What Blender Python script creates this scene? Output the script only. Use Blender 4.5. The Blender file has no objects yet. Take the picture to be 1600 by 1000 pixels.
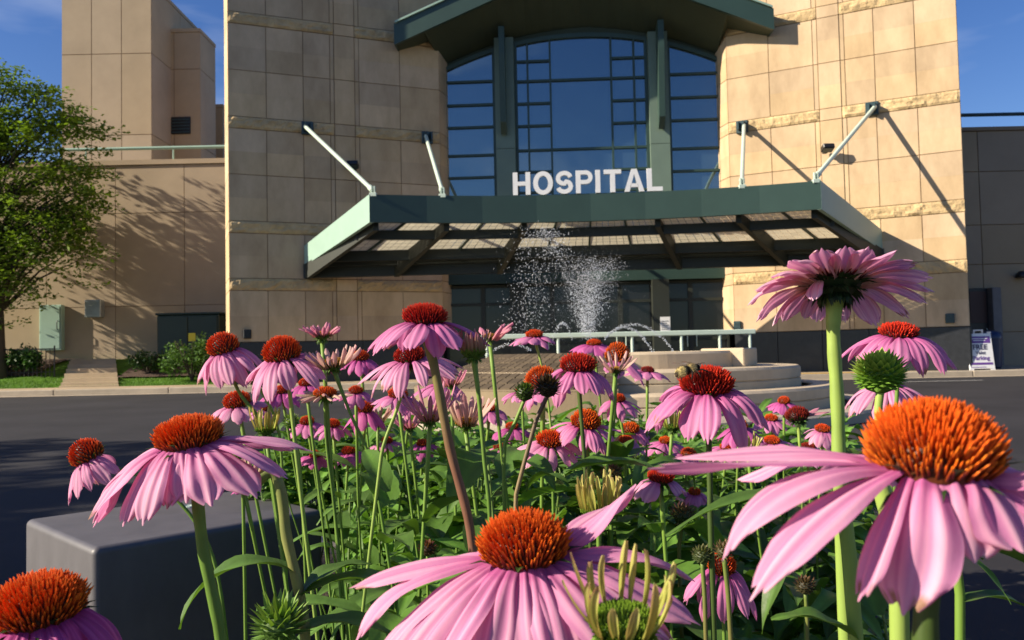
import bpy, math, random
from mathutils import Vector, Matrix, noise
PI = math.pi
sc = bpy.context.scene
C = sc.collection
V = Vector

# ------------------------------------------------------------------ camera
F = 1300.0                                  # focal length in pixels of a 1600 px wide frame
CAM_H = 0.85
CAMR = Matrix.Rotation(math.radians(90 + 2.3), 3, 'X') @ Matrix.Rotation(math.radians(-1.2), 3, 'Z')
cd = bpy.data.cameras.new('camera')
cam = bpy.data.objects.new('camera', cd)
C.objects.link(cam)
cam.matrix_world = Matrix.Translation((0, 0, CAM_H)) @ CAMR.to_4x4()
cd.sensor_width = 36
cd.lens = 36 * F / 1600
cd.clip_start = 0.02
cd.clip_end = 3000
cd.dof.use_dof = True
cd.dof.focus_distance = 0.55
cd.dof.aperture_fstop = 34
sc.camera = cam

# ------------------------------------------------------------------ world, sun, exposure
BROT = math.radians(-2.8)                   # the building's own turn
BC = V((2.15, 22.5, 0))
BM = Matrix.Translation(BC) @ Matrix.Rotation(BROT, 4, 'Z')
SUN_T = (Matrix.Rotation(BROT, 3, 'Z') @ V((0.84, 0.255, -0.45))).normalized()   # direction the light travels
to_sun = -SUN_T
elev = math.asin(to_sun.z)
azi = math.atan2(to_sun.x, to_sun.y)        # clockwise from +Y
w = bpy.data.worlds.new('World')
sc.world = w
w.use_nodes = True
nt = w.node_tree
nt.nodes.clear()
wo = nt.nodes.new('ShaderNodeOutputWorld')
bg = nt.nodes.new('ShaderNodeBackground')
sky = nt.nodes.new('ShaderNodeTexSky')
sky.sky_type = 'NISHITA'
sky.sun_disc = False
sky.sun_elevation = elev
sky.sun_rotation = azi
sky.air_density = 1.0
sky.dust_density = 0.3
sky.ozone_density = 2.5
bg.inputs['Strength'].default_value = 0.064
# thin cirrus streaks
tc = nt.nodes.new('ShaderNodeTexCoord')
mp = nt.nodes.new('ShaderNodeMapping')
mp.inputs['Scale'].default_value = (1.2, 1.2, 5.0)
mp.inputs['Rotation'].default_value = (0.3, 0.35, 0)
nz = nt.nodes.new('ShaderNodeTexNoise')
nz.inputs['Scale'].default_value = 2.3
nz.inputs['Detail'].default_value = 5
rp = nt.nodes.new('ShaderNodeValToRGB')
rp.color_ramp.elements[0].position = 0.55
rp.color_ramp.elements[0].color = (0, 0, 0, 1)
rp.color_ramp.elements[1].position = 0.85
rp.color_ramp.elements[1].color = (0.5, 0.5, 0.5, 1)
mx = nt.nodes.new('ShaderNodeMixRGB')
mx.inputs[2].default_value = (6.0, 6.6, 8.0, 1)
nt.links.new(tc.outputs['Generated'], mp.inputs['Vector'])
nt.links.new(mp.outputs['Vector'], nz.inputs['Vector'])
nt.links.new(nz.outputs['Fac'], rp.inputs['Fac'])
nt.links.new(rp.outputs['Color'], mx.inputs[0])
hs = nt.nodes.new('ShaderNodeHueSaturation')
hs.inputs['Hue'].default_value = 0.518
hs.inputs['Saturation'].default_value = 1.28
hs.inputs['Value'].default_value = 1.0
nt.links.new(sky.outputs['Color'], hs.inputs['Color'])
nt.links.new(hs.outputs['Color'], mx.inputs[1])
nt.links.new(mx.outputs['Color'], bg.inputs['Color'])
nt.links.new(bg.outputs['Background'], wo.inputs['Surface'])
sl = bpy.data.lights.new('sun', 'SUN')
sl.energy = 4.6
sl.angle = math.radians(0.5)
sl.color = (1.0, 0.88, 0.70)
so = bpy.data.objects.new('sun', sl)
C.objects.link(so)
so.rotation_euler = SUN_T.to_track_quat('-Z', 'Y').to_euler()
so.location = (-20, -8, 20)
sc.view_settings.view_transform = 'Standard'
sc.view_settings.look = 'None'
sc.view_settings.exposure = 1.0
sc.view_settings.gamma = 1.0
sc.render.resolution_x = 1024
sc.render.resolution_y = 640
sc.cycles.max_bounces = 8
sc.cycles.transmission_bounces = 6
sc.cycles.transparent_max_bounces = 12

# ------------------------------------------------------------------ helpers
def at(px, py, D):
    """point at depth D (metres ahead) seen at pixel px,py of the 1600x1000 photograph"""
    d = CAMR @ V(((px - 800) / F, (500 - py) / F, -1))
    return V((0, 0, CAM_H)) + d * (D / d.y)

def mat(name, col, rough=0.6, var=0.12, scale=4.0, bump=0.0, bscale=60.0, tint=False, metal=0.0, spec=0.5,
        trans=0.0, tcol=None, col2=None, stretch=(1, 1, 1), detail=4.0, sss=0.0, coat=0.0, bdist=0.02):
    m = bpy.data.materials.new(name)
    m.use_nodes = True
    t = m.node_tree
    b = t.nodes['Principled BSDF']
    out = t.nodes['Material Output']
    tc = t.nodes.new('ShaderNodeTexCoord')
    mp = t.nodes.new('ShaderNodeMapping')
    mp.inputs['Scale'].default_value = stretch
    t.links.new(tc.outputs['Object'], mp.inputs['Vector'])
    n = t.nodes.new('ShaderNodeTexNoise')
    n.inputs['Scale'].default_value = scale
    n.inputs['Detail'].default_value = detail
    n.inputs['Roughness'].default_value = 0.65
    t.links.new(mp.outputs['Vector'], n.inputs['Vector'])
    r = t.nodes.new('ShaderNodeValToRGB')
    a = [max(0, c * (1 - var)) for c in col]
    c2 = col2 or [min(1, c * (1 + var)) for c in col]
    r.color_ramp.elements[0].position = 0.3
    r.color_ramp.elements[1].position = 0.7
    r.color_ramp.elements[0].color = (*a, 1)
    r.color_ramp.elements[1].color = (*c2, 1)
    t.links.new(n.outputs['Fac'], r.inputs['Fac'])
    src = r.outputs['Color']
    if tint:
        at_ = t.nodes.new('ShaderNodeAttribute')
        at_.attribute_name = 'tint'
        mm = t.nodes.new('ShaderNodeMixRGB')
        mm.blend_type = 'MULTIPLY'
        mm.inputs[0].default_value = 1
        t.links.new(src, mm.inputs[1])
        t.links.new(at_.outputs['Color'], mm.inputs[2])
        src = mm.outputs['Color']
    t.links.new(src, b.inputs['Base Color'])
    b.inputs['Roughness'].default_value = rough
    b.inputs['Metallic'].default_value = metal
    b.inputs['Specular IOR Level'].default_value = spec
    b.inputs['Coat Weight'].default_value = coat
    if bump:
        n2 = t.nodes.new('ShaderNodeTexNoise')
        n2.inputs['Scale'].default_value = bscale
        n2.inputs['Detail'].default_value = 5
        t.links.new(mp.outputs['Vector'], n2.inputs['Vector'])
        bp = t.nodes.new('ShaderNodeBump')
        bp.inputs['Strength'].default_value = bump
        bp.inputs['Distance'].default_value = bdist
        t.links.new(n2.outputs['Fac'], bp.inputs['Height'])
        t.links.new(bp.outputs['Normal'], b.inputs['Normal'])
    if trans:
        tr = t.nodes.new('ShaderNodeBsdfTranslucent')
        if tcol:
            m3 = t.nodes.new('ShaderNodeMixRGB')
            m3.blend_type = 'MULTIPLY'
            m3.inputs[0].default_value = 1
            m3.inputs[2].default_value = (*tcol, 1)
            t.links.new(src, m3.inputs[1])
            t.links.new(m3.outputs['Color'], tr.inputs['Color'])
        else:
            t.links.new(src, tr.inputs['Color'])
        ms = t.nodes.new('ShaderNodeMixShader')
        ms.inputs[0].default_value = trans
        t.links.new(b.outputs['BSDF'], ms.inputs[1])
        t.links.new(tr.outputs['BSDF'], ms.inputs[2])
        t.links.new(ms.outputs['Shader'], out.inputs['Surface'])
    return m

class MB:
    """collects shapes into one mesh; t is the tint of what is being added"""
    def __init__(s):
        s.v = []; s.f = []; s.c = []; s.t = (1, 1, 1); s.uv = None
    def add(s, vs, fs, cols=None):
        o = len(s.v)
        s.v += [tuple(p) for p in vs]
        s.f += [tuple(i + o for i in f) for f in fs]
        s.c += list(cols) if cols else [s.t] * len(vs)
    def box(s, a, b, M=None):
        x0, y0, z0 = a; x1, y1, z1 = b
        p = [V(q) for q in ((x0,y0,z0),(x1,y0,z0),(x1,y1,z0),(x0,y1,z0),(x0,y0,z1),(x1,y0,z1),(x1,y1,z1),(x0,y1,z1))]
        if M is not None: p = [M @ q for q in p]
        s.add(p, [(0,3,2,1),(4,5,6,7),(0,1,5,4),(1,2,6,5),(2,3,7,6),(3,0,4,7)])
    def hexa(s, lo, hi):
        """prism from four lower and four upper points"""
        s.add(list(lo) + list(hi), [(0,3,2,1),(4,5,6,7),(0,1,5,4),(1,2,6,5),(2,3,7,6),(3,0,4,7)])
    def bbox(s, a, b, bev=0.01, M=None):
        """bevelled box"""
        x0, y0, z0 = a; x1, y1, z1 = b
        vs = []; idx = {}
        for i, x in enumerate((x0, x1)):
            for j, y in enumerate((y0, y1)):
                for k, z in enumerate((z0, z1)):
                    sx, sy, sz = (1 - 2*i)*bev, (1 - 2*j)*bev, (1 - 2*k)*bev
                    for ax in range(3):
                        q = V((x + (0 if ax == 0 else sx), y + (0 if ax == 1 else sy), z + (0 if ax == 2 else sz)))
                        idx[(i, j, k, ax)] = len(vs); vs.append(M @ q if M is not None else q)
        g = lambda i, j, k, ax: idx[(i, j, k, ax)]
        fs = []
        for i in (0, 1):
            fs.append(tuple(g(i, *q, 0) for q in ((0,0),(0,1),(1,1),(1,0)))[::(1 if i == 0 else -1)])
            fs.append(tuple(g(q[0], i, q[1], 1) for q in ((0,0),(1,0),(1,1),(0,1)))[::(1 if i == 0 else -1)])
            fs.append(tuple(g(q[0], q[1], i, 2) for q in ((0,0),(0,1),(1,1),(1,0)))[::(1 if i == 0 else -1)])
        for i in (0, 1):
            for j in (0, 1):
                fs.append((g(i,j,0,0), g(i,j,1,0), g(i,j,1,1), g(i,j,0,1)))
                fs.append((g(i,0,j,0), g(i,1,j,0), g(i,1,j,2), g(i,0,j,2)))
                fs.append((g(0,i,j,1), g(1,i,j,1), g(1,i,j,2), g(0,i,j,2)))
                for k in (0, 1):
                    fs.append((g(i,j,k,0), g(i,j,k,1), g(i,j,k,2)))
        s.add(vs, fs)
    def tube(s, pts, rad, n=8, cols=None, cap=True):
        pts = [V(p) for p in pts]
        m = len(pts)
        if not isinstance(rad, (list, tuple)): rad = [rad] * m
        vs = []; cc = []
        up = V((0, 0, 1))
        pn = None
        for i, p in enumerate(pts):
            t = (pts[min(i+1, m-1)] - pts[max(i-1, 0)]).normalized()
            if pn is None:
                a = up if abs(t.z) < 0.9 else V((1, 0, 0))
                pn = (a - t * a.dot(t)).normalized()
            else:
                pn = (pn - t * pn.dot(t)).normalized()
            q = t.cross(pn)
            for k in range(n):
                an = 2*PI*k/n
                vs.append(p + (pn*math.cos(an) + q*math.sin(an)) * rad[i])
                cc.append(cols[i] if cols else s.t)
        fs = [(i*n+k, i*n+(k+1) % n, (i+1)*n+(k+1) % n, (i+1)*n+k) for i in range(m-1) for k in range(n)]
        if cap:
            fs.append(tuple(range(n))[::-1]); fs.append(tuple((m-1)*n+k for k in range(n)))
        s.add(vs, fs, cc)
    def lathe(s, prof, n=48, a0=0, a1=2*PI, c=(0, 0, 0), close=True):
        full = abs((a1-a0) - 2*PI) < 1e-6
        m = n if full else n+1
        vs = [(c[0]+r*math.cos(a0+(a1-a0)*k/n), c[1]+r*math.sin(a0+(a1-a0)*k/n), c[2]+z) for (r, z) in prof for k in range(m)]
        fs = []
        for i in range(len(prof)-1):
            for k in range(n):
                k2 = (k+1) % m
                fs.append((i*m+k, i*m+k2, (i+1)*m+k2, (i+1)*m+k))
        s.add(vs, fs)
    def build(s, name, m, parent=None, smooth=False, loc=None):
        me = bpy.data.meshes.new(name)
        me.from_pydata(s.v, [], s.f)
        if any(c != (1, 1, 1) for c in s.c):
            a = me.color_attributes.new('tint', 'FLOAT_COLOR', 'POINT')
            fl = []
            for c in s.c: fl += [c[0], c[1], c[2], 1.0]
            a.data.foreach_set('color', fl)
        else:
            a = me.color_attributes.new('tint', 'FLOAT_COLOR', 'POINT')
            a.data.foreach_set('color', [1.0] * (4*len(s.v)))
        if smooth: me.polygons.foreach_set('use_smooth', [True] * len(me.polygons))
        me.update()
        me.materials.append(m)
        o = bpy.data.objects.new(name, me)
        C.objects.link(o)
        if parent: o.parent = parent
        if loc is not None: o.location = loc
        return o

def tag(o, label=None, cat=None, group=None, kind=None):
    if label: o['label'] = label
    if cat: o['category'] = cat
    if group: o['group'] = group
    if kind: o['kind'] = kind
    return o

def empty(name, loc=(0, 0, 0), M=None):
    o = bpy.data.objects.new(name, None)
    C.objects.link(o)
    o.empty_display_size = 0.2
    if M is not None: o.matrix_world = M
    else: o.location = loc
    return o

def lerp(a, b, t): return tuple(x + (y - x) * t for x, y in zip(a, b))

# ------------------------------------------------------------------ materials
m_stone = mat('limestone', (0.575, 0.412, 0.245), 0.85, 0.24, 1.3, 0.25, 30, stretch=(1, 1, .45), detail=7, tint=True, spec=0.2, col2=(0.64, 0.475, 0.295), bdist=0.01)
m_rock = mat('rockfaced_stone', (0.52, 0.38, 0.21), 0.9, 0.2, 2.2, 0.9, 14, tint=True, spec=0.2, bdist=0.03)
m_granite = mat('dark_granite', (0.018, 0.019, 0.022), 0.35, 0.3, 8, 0.05, 60)
m_conc = mat('precast_concrete', (0.41, 0.325, 0.225), 0.9, 0.10, 0.5, 0.2, 25, tint=True, spec=0.2, bdist=0.01)
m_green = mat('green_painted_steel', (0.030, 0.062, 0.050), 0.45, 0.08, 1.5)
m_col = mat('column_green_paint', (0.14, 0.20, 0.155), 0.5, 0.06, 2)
m_under = mat('shade_darkened_paint', (0.020, 0.024, 0.017), 0.55, 0.1, 2)  # paint darkened to stand for shade under the canopy and at the doors
m_pale = mat('pale_green_paint', (0.30, 0.44, 0.36), 0.4, 0.05, 2)
m_strut = mat('pale_strut_paint', (0.52, 0.62, 0.52), 0.4, 0.05, 2)
m_blueg = mat('blue_green_steel', (0.028, 0.058, 0.065), 0.4, 0.1, 3)
m_dark = mat('dark_metal', (0.012, 0.012, 0.014), 0.4, 0.2, 8)
m_soffit = mat('soffit_panel', (0.045, 0.060, 0.035), 0.7, 0.1, 1)
m_white = mat('white_acrylic', (0.78, 0.78, 0.77), 0.35, 0.05, 5)
m_asph = mat('asphalt', (0.031, 0.030, 0.033), 0.85, 0.32, 0.5, 0.5, 220, spec=0.25, bdist=0.004, detail=8)
m_walk = mat('sidewalk_concrete', (0.42, 0.33, 0.22), 0.9, 0.1, 1.2, 0.2, 50, tint=True, spec=0.2)
m_kerb = mat('kerb_concrete', (0.40, 0.34, 0.26), 0.9, 0.14, 2.0, 0.3, 40, spec=0.2)
m_line = mat('road_paint_white', (0.55, 0.55, 0.52), 0.7, 0.2, 6)
m_yel = mat('road_paint_yellow', (0.60, 0.36, 0.05), 0.7, 0.2, 6)
m_grass = mat('lawn', (0.07, 0.15, 0.015), 0.9, 0.35, 3.0, 0.8, 40, spec=0.1)
m_blade = mat('grass_blade', (0.10, 0.22, 0.02), 0.7, 0.2, 3.0, tint=True, trans=0.3)
m_mulch = mat('mulch', (0.07, 0.04, 0.025), 0.95, 0.4, 20, 1.0, 40)
m_soil = mat('soil', (0.035, 0.024, 0.016), 0.95, 0.4, 30, 1.0, 70, bdist=0.02)
m_ftn = mat('fountain_stone', (0.55, 0.44, 0.30), 0.8, 0.12, 2.5, 0.3, 40, tint=True, spec=0.3, bdist=0.006)
m_leafT = mat('tree_leaf', (0.15, 0.23, 0.025), 0.55, 0.25, 0.8, tint=True, trans=0.35, tcol=(1.2, 1.3, 0.6))
m_bark = mat('bark', (0.06, 0.045, 0.032), 0.95, 0.3, 8, 0.8, 20, stretch=(1, 1, 0.2))
m_shrub = mat('shrub_leaf', (0.045, 0.10, 0.018), 0.6, 0.25, 1.5, tint=True, trans=0.25)
m_box = mat('grey_painted_box', (0.098, 0.092, 0.098), 0.5, 0.16, 9, 0.15, 160, stretch=(1, 1, 0.6), bdist=0.001, detail=8)
m_tf = mat('dark_green_cabinet', (0.012, 0.028, 0.020), 0.5, 0.1, 3)
m_sticker = mat('yellow_sticker', (0.75, 0.6, 0.03), 0.5, 0.03)
# plants
m_petal = mat('ray_petal', (1, 1, 1), 0.55, 0.05, 60, 0.12, 500, tint=True, trans=0.38, spec=0.25, tcol=(1.0, 0.74, 0.92), bdist=0.0006)
m_cone = mat('cone_floret', (1, 1, 1), 0.5, 0.1, 300, tint=True, spec=0.35, trans=0.12)
m_stem = mat('stem', (1, 1, 1), 0.5, 0.14, 90, 0.25, 300, tint=True, spec=0.35, trans=0.10, stretch=(1, 1, 0.12), bdist=0.0008)
m_leaf = mat('leaf', (1, 1, 1), 0.5, 0.22, 45, 0.35, 160, tint=True, spec=0.4, trans=0.28, tcol=(1.3, 1.35, 0.5), bdist=0.0015)

def glass_mat(name, base, rough, gl, tintc):
    m = bpy.data.materials.new(name); m.use_nodes = True
    t = m.node_tree; b = t.nodes['Principled BSDF']
    b.inputs['Base Color'].default_value = (*base, 1)
    b.inputs['Roughness'].default_value = 0.5
    g = t.nodes.new('ShaderNodeBsdfGlossy'); g.inputs['Roughness'].default_value = rough
    g.inputs['Color'].default_value = (*tintc, 1)
    lw = t.nodes.new('ShaderNodeLayerWeight'); lw.inputs['Blend'].default_value = gl
    n = t.nodes.new('ShaderNodeTexNoise'); n.inputs['Scale'].default_value = 0.5
    bp = t.nodes.new('ShaderNodeBump'); bp.inputs['Strength'].default_value = 0.14; bp.inputs['Distance'].default_value = 0.1
    tc = t.nodes.new('ShaderNodeTexCoord')
    t.links.new(tc.outputs['Object'], n.inputs['Vector']); t.links.new(n.outputs['Fac'], bp.inputs['Height'])
    t.links.new(bp.outputs['Normal'], g.inputs['Normal'])
    mr = t.nodes.new('ShaderNodeMath'); mr.operation = 'ADD'; mr.inputs[1].default_value = 0.20 if gl > .3 else 0.08; mr.use_clamp = True
    t.links.new(lw.outputs['Fresnel'], mr.inputs[0])
    ms = t.nodes.new('ShaderNodeMixShader')
    t.links.new(mr.outputs[0], ms.inputs[0]); t.links.new(b.outputs['BSDF'], ms.inputs[1]); t.links.new(g.outputs['BSDF'], ms.inputs[2])
    t.links.new(ms.outputs['Shader'], t.nodes['Material Output'].inputs['Surface'])
    return m
m_glass = glass_mat('tinted_window_glass', (0.014, 0.034, 0.052), 0.03, 0.40, (0.70, 0.92, 1.0))
m_dglass = glass_mat('dark_door_glass', (0.004, 0.005, 0.006), 0.03, 0.06, (0.22, 0.26, 0.28))

def panel_mat():
    """wired translucent roof glazing, a fine grid of bars by UV-free object coordinates"""
    m = bpy.data.materials.new('translucent_roof_glazing'); m.use_nodes = True
    t = m.node_tree; b = t.nodes['Principled BSDF']
    at_ = t.nodes.new('ShaderNodeAttribute'); at_.attribute_name = 'tint'
    b.inputs['Roughness'].default_value = 0.4
    t.links.new(at_.outputs['Color'], b.inputs['Base Color'])
    tr = t.nodes.new('ShaderNodeBsdfTranslucent')
    t.links.new(at_.outputs['Color'], tr.inputs['Color'])
    ms = t.nodes.new('ShaderNodeMixShader'); ms.inputs[0].default_value = 0.5
    t.links.new(b.outputs['BSDF'], ms.inputs[1]); t.links.new(tr.outputs['BSDF'], ms.inputs[2])
    t.links.new(ms.outputs['Shader'], t.nodes['Material Output'].inputs['Surface'])
    return m
m_panel = panel_mat()

def water_mat():
    m = bpy.data.materials.new('water_drops'); m.use_nodes = True
    b = m.node_tree.nodes['Principled BSDF']
    b.inputs['Base Color'].default_value = (0.85, 0.88, 0.92, 1)
    b.inputs['Roughness'].default_value = 0.12
    b.inputs['Transmission Weight'].default_value = 0.45
    b.inputs['IOR'].default_value = 1.33
    return m
m_water = water_mat()
def pool_mat():
    m = bpy.data.materials.new('pool_water'); m.use_nodes = True
    t = m.node_tree; b = t.nodes['Principled BSDF']
    b.inputs['Base Color'].default_value = (0.03, 0.05, 0.05, 1)
    b.inputs['Roughness'].default_value = 0.06
    n = t.nodes.new('ShaderNodeTexNoise'); n.inputs['Scale'].default_value = 9
    bp = t.nodes.new('ShaderNodeBump'); bp.inputs['Strength'].default_value = 0.5; bp.inputs['Distance'].default_value = 0.03
    t.links.new(n.outputs['Fac'], bp.inputs['Height']); t.links.new(bp.outputs['Normal'], b.inputs['Normal'])
    return m
m_pool = pool_mat()

# ------------------------------------------------------------------ ground, road, walks
def sheet(name, pts, m, z=None, kind='structure'):
    b = MB(); b.add([(p[0], p[1], (p[2] if len(p) > 2 else z)) for p in pts], [tuple(range(len(pts)))])
    return tag(b.build(name, m), kind=kind)
sheet('ground', [(-1200, -1200), (1200, -1200), (1200, 1200), (-1200, 1200)], m_asph, -0.004)
# pavement with kerb along the hospital front
b = MB()
KY = 21.75
b.t = (1, 1, 1)
def slab(x0, x1, y0, y1, z1, joint=1.5):
    x = x0
    while x < x1 - 1e-6:
        xe = min(x + joint, x1)
        tt = random.Random(int(x*13) + int(y0*7)).uniform(0.92, 1.05)
        b.t = (tt, tt, tt)
        b.bbox((x + .004, y0, -0.2), (xe - .004, y1, z1), 0.012)
        x = xe
slab(-60, 60, KY + .17, KY + 1.9, 0.15)
slab(-8.5, 60, KY + 1.905, KY + 3.5, 0.15)
slab(-8.5, 60, KY + 3.505, KY + 7.5, 0.15)
tag(b.build('pavement', m_walk), kind='structure')
b = MB()
for i in range(40):
    x = -60 + 3*i
    b.bbox((x + .005, KY, -0.2), (x + 2.995, KY + 0.165, 0.152), 0.02)
tag(b.build('kerb', m_kerb), kind='structure')
sheet('gutter', [(-60, KY - .45), (60, KY - .45), (60, KY - .002), (-60, KY - .002)], m_kerb, 0.002)
b = MB()
for (x0, x1, y) in ((8.3, 10.9, 19.3), (11.2, 13.4, 17.5)):
    b.add([(x0, y, 0.003), (x1, y, 0.003), (x1, y + .12, 0.003), (x0, y + .12, 0.003)], [(0, 1, 2, 3)])
b.add([(4.1, 12.2, .003), (5.6, 11.2, .003), (5.7, 11.35, .003), (4.2, 12.35, .003)], [(0, 1, 2, 3)])
tag(b.build('road_markings', m_line), kind='structure')
sheet('yellow_kerb_marking', [(5.5, KY + .01), (9.6, KY + .01), (9.6, KY + .5), (5.5, KY + .5)], m_yel, 0.157)

# rising lawn on the left
def terr(x, y):
    t = min(1, max(0, (y - 23.65) / 4.2))
    return 0.13 + 0.80 * (t*t*(3-2*t))
b = MB()
nx, ny = 60, 14
vs = []; fs = []
for j in range(ny+1):
    for i in range(nx+1):
        x = -60 + (51.5)*i/nx; y = 23.655 + 5.3*j/ny
        vs.append((x, y, terr(x, y) + 0.03*noise.noise(V((x, y, 0)))*min(1, j)))
for j in range(ny):
    for i in range(nx):
        a = j*(nx+1)+i; fs.append((a, a+1, a+nx+2, a+nx+1))
b.add(vs, fs)
tag(b.build('lawn', m_grass, smooth=True), kind='structure')
rr = random.Random(5)
b = MB()
for k in range(9000):
    x = rr.uniform(-19, -8.6); y = 23.7 + abs(rr.gauss(0, 1.0))
    z = terr(x, y); h = rr.uniform(.03, .07); a = rr.uniform(0, PI); dx = .006*math.cos(a)*2; dy = .006*math.sin(a)*2
    q = rr.uniform(.7, 1.3); b.t = (q, q, q)
    b.add([(x-dx, y-dy, z-.01), (x+dx, y+dy, z-.01), (x + rr.uniform(-.03, .03), y + rr.uniform(-.03, .03), z+h)], [(0, 1, 2)])
tag(b.build('grass', m_blade), 'short mown grass on the lawn beside the pavement', 'grass', kind='stuff')
# path climbing to the door
b = MB()
for k in range(9):
    t0, t1 = k/9, (k+1)/9
    def pp(t, s):
        y = 23.66 + 4.4*t
        x = (-12.9 - 1.9*t) if s < 0 else (-11.2 - 2.2*t)
        return (x, y - .004*k, terr(x, y))
    z = pp(t1, -1)[2] + .03
    b.hexa([V((pp(t0,-1)[0], pp(t0,-1)[1]+.01, z-.3)), V((pp(t0,1)[0], pp(t0,1)[1]+.01, z-.3)), V((pp(t1,1)[0], pp(t1,1)[1], z-.3)), V((pp(t1,-1)[0], pp(t1,-1)[1], z-.3))],
           [V((pp(t0,-1)[0], pp(t0,-1)[1]+.01, z)), V((pp(t0,1)[0], pp(t0,1)[1]+.01, z)), V((pp(t1,1)[0], pp(t1,1)[1], z)), V((pp(t1,-1)[0], pp(t1,-1)[1], z))])
tag(b.build('path', m_walk), kind='structure')
# mulch beds at the wall
def bedsheet(name, x0, x1, y0, y1, m, dz):
    b = MB(); vs = []; fs = []; n1, n2 = 14, 8
    for j in range(n2+1):
        for i in range(n1+1):
            x = x0+(x1-x0)*i/n1; y = y0+(y1-y0)*j/n2
            vs.append((x, y, terr(x, y)+dz+.03*noise.noise(V((x*3, y*3, 3)))))
    for j in range(n2):
        for i in range(n1):
            a = j*(n1+1)+i; fs.append((a, a+1, a+n1+2, a+n1+1))
    b.add(vs, fs); return tag(b.build(name, m, smooth=True), kind='structure')
bedsheet('mulch_bed', -11.9, -8.55, 25.0, 28.0, m_mulch, .06)
bedsheet('mulch_bed', -19.0, -14.6, 25.4, 28.0, m_mulch, .06)

# ------------------------------------------------------------------ building
ROWS = [(1.32, 2.76, 0), (2.76, 3.10, 1), (3.10, 4.37, 0), (4.37, 4.71, 1), (4.71, 6.02, 0), (6.02, 7.32, 0), (7.32, 7.66, 1),
        (7.66, 8.98, 0), (8.98, 10.30, 0), (10.30, 10.64, 1), (10.64, 11.9, 0), (11.9, 13.2, 0), (13.2, 14.5, 0)]
def facing(O, u, n):
    """matrix: x along wall, y outward normal, z up"""
    return Matrix(((u.x, n.x, 0, O.x), (u.y, n.y, 0, O.y), (0, 0, 1, O.z), (0, 0, 0, 1)))
def panels(b, M, cols, rows, rng, gap=0.02, halves=True, pil=None, base=1.0, spread=0.10):
    L = cols[-1] - cols[0]
    b.t = (0.55, 0.48, 0.42)
    b.box((cols[0]+.01, -0.35, rows[0][0]), (cols[-1]-.01, -0.025, rows[-1][1]), M)
    for i in range(len(cols)-1):
        c0, c1 = cols[i], cols[i+1]
        ispil = pil and abs(c0 - pil[0]) < 1e-3
        for (z0, z1, band) in rows:
            if band and not ispil: continue
            segs = [(z0, z1)]
            if halves and not band: segs = [(z0, (z0+z1)/2), ((z0+z1)/2, z1)]
            for k, (a, c) in enumerate(segs):
                q = base * rng.uniform(1 - spread, 1 + spread)
                w_ = rng.uniform(-.04, .04)
                b.t = (q*(1+w_*.4), q, q*(1-w_*1.5))
                ga = gap/2 if k == 0 else .0006
                gc = gap/2 if k == len(segs)-1 else .0006
                out = 0.02 if ispil else 0.0
                gx = gap/2
                b.box((c0+gx, -0.30, a+ga), (c1-gx, out, c-gc), M)
def bands(b, M, c0, c1, rows, rng, out=0.034):
    for (z0, z1, band) in rows:
        if not band: continue
        n1 = max(4, int((c1-c0)/0.07)); n2 = 5
        vs = []; fs = []; cc = []
        sd = rng.uniform(0, 100)
        for j in range(n2+1):
            for i in range(n1+1):
                x = c0+(c1-c0)*i/n1; z = z0+.01+(z1-z0-.02)*j/n2
                e = 0 if (j in (0, n2) or i in (0, n1)) else 1
                d = out*0.35 + e*out*(0.8+1.2*noise.noise(V((x*5, z*7, sd))) + .7*noise.noise(V((x*14, z*16, sd))))
                vs.append(M @ V((x, d, z)))
                q = 1 + .22*noise.noise(V((math.floor(x/.55)*3.1, (0 if j < 3 else 7), sd))) ; cc.append((q, q, q*.97))
        for j in range(n2):
            for i in range(n1):
                a = j*(n1+1)+i; fs.append((a, a+1, a+n1+2, a+n1+1))
        b.add(vs, fs, cc)
        b.t = (.8, .8, .8)
        b.box((c0, -0.3, z0+.01), (c1, out*.2, z1-.01), M)

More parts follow.
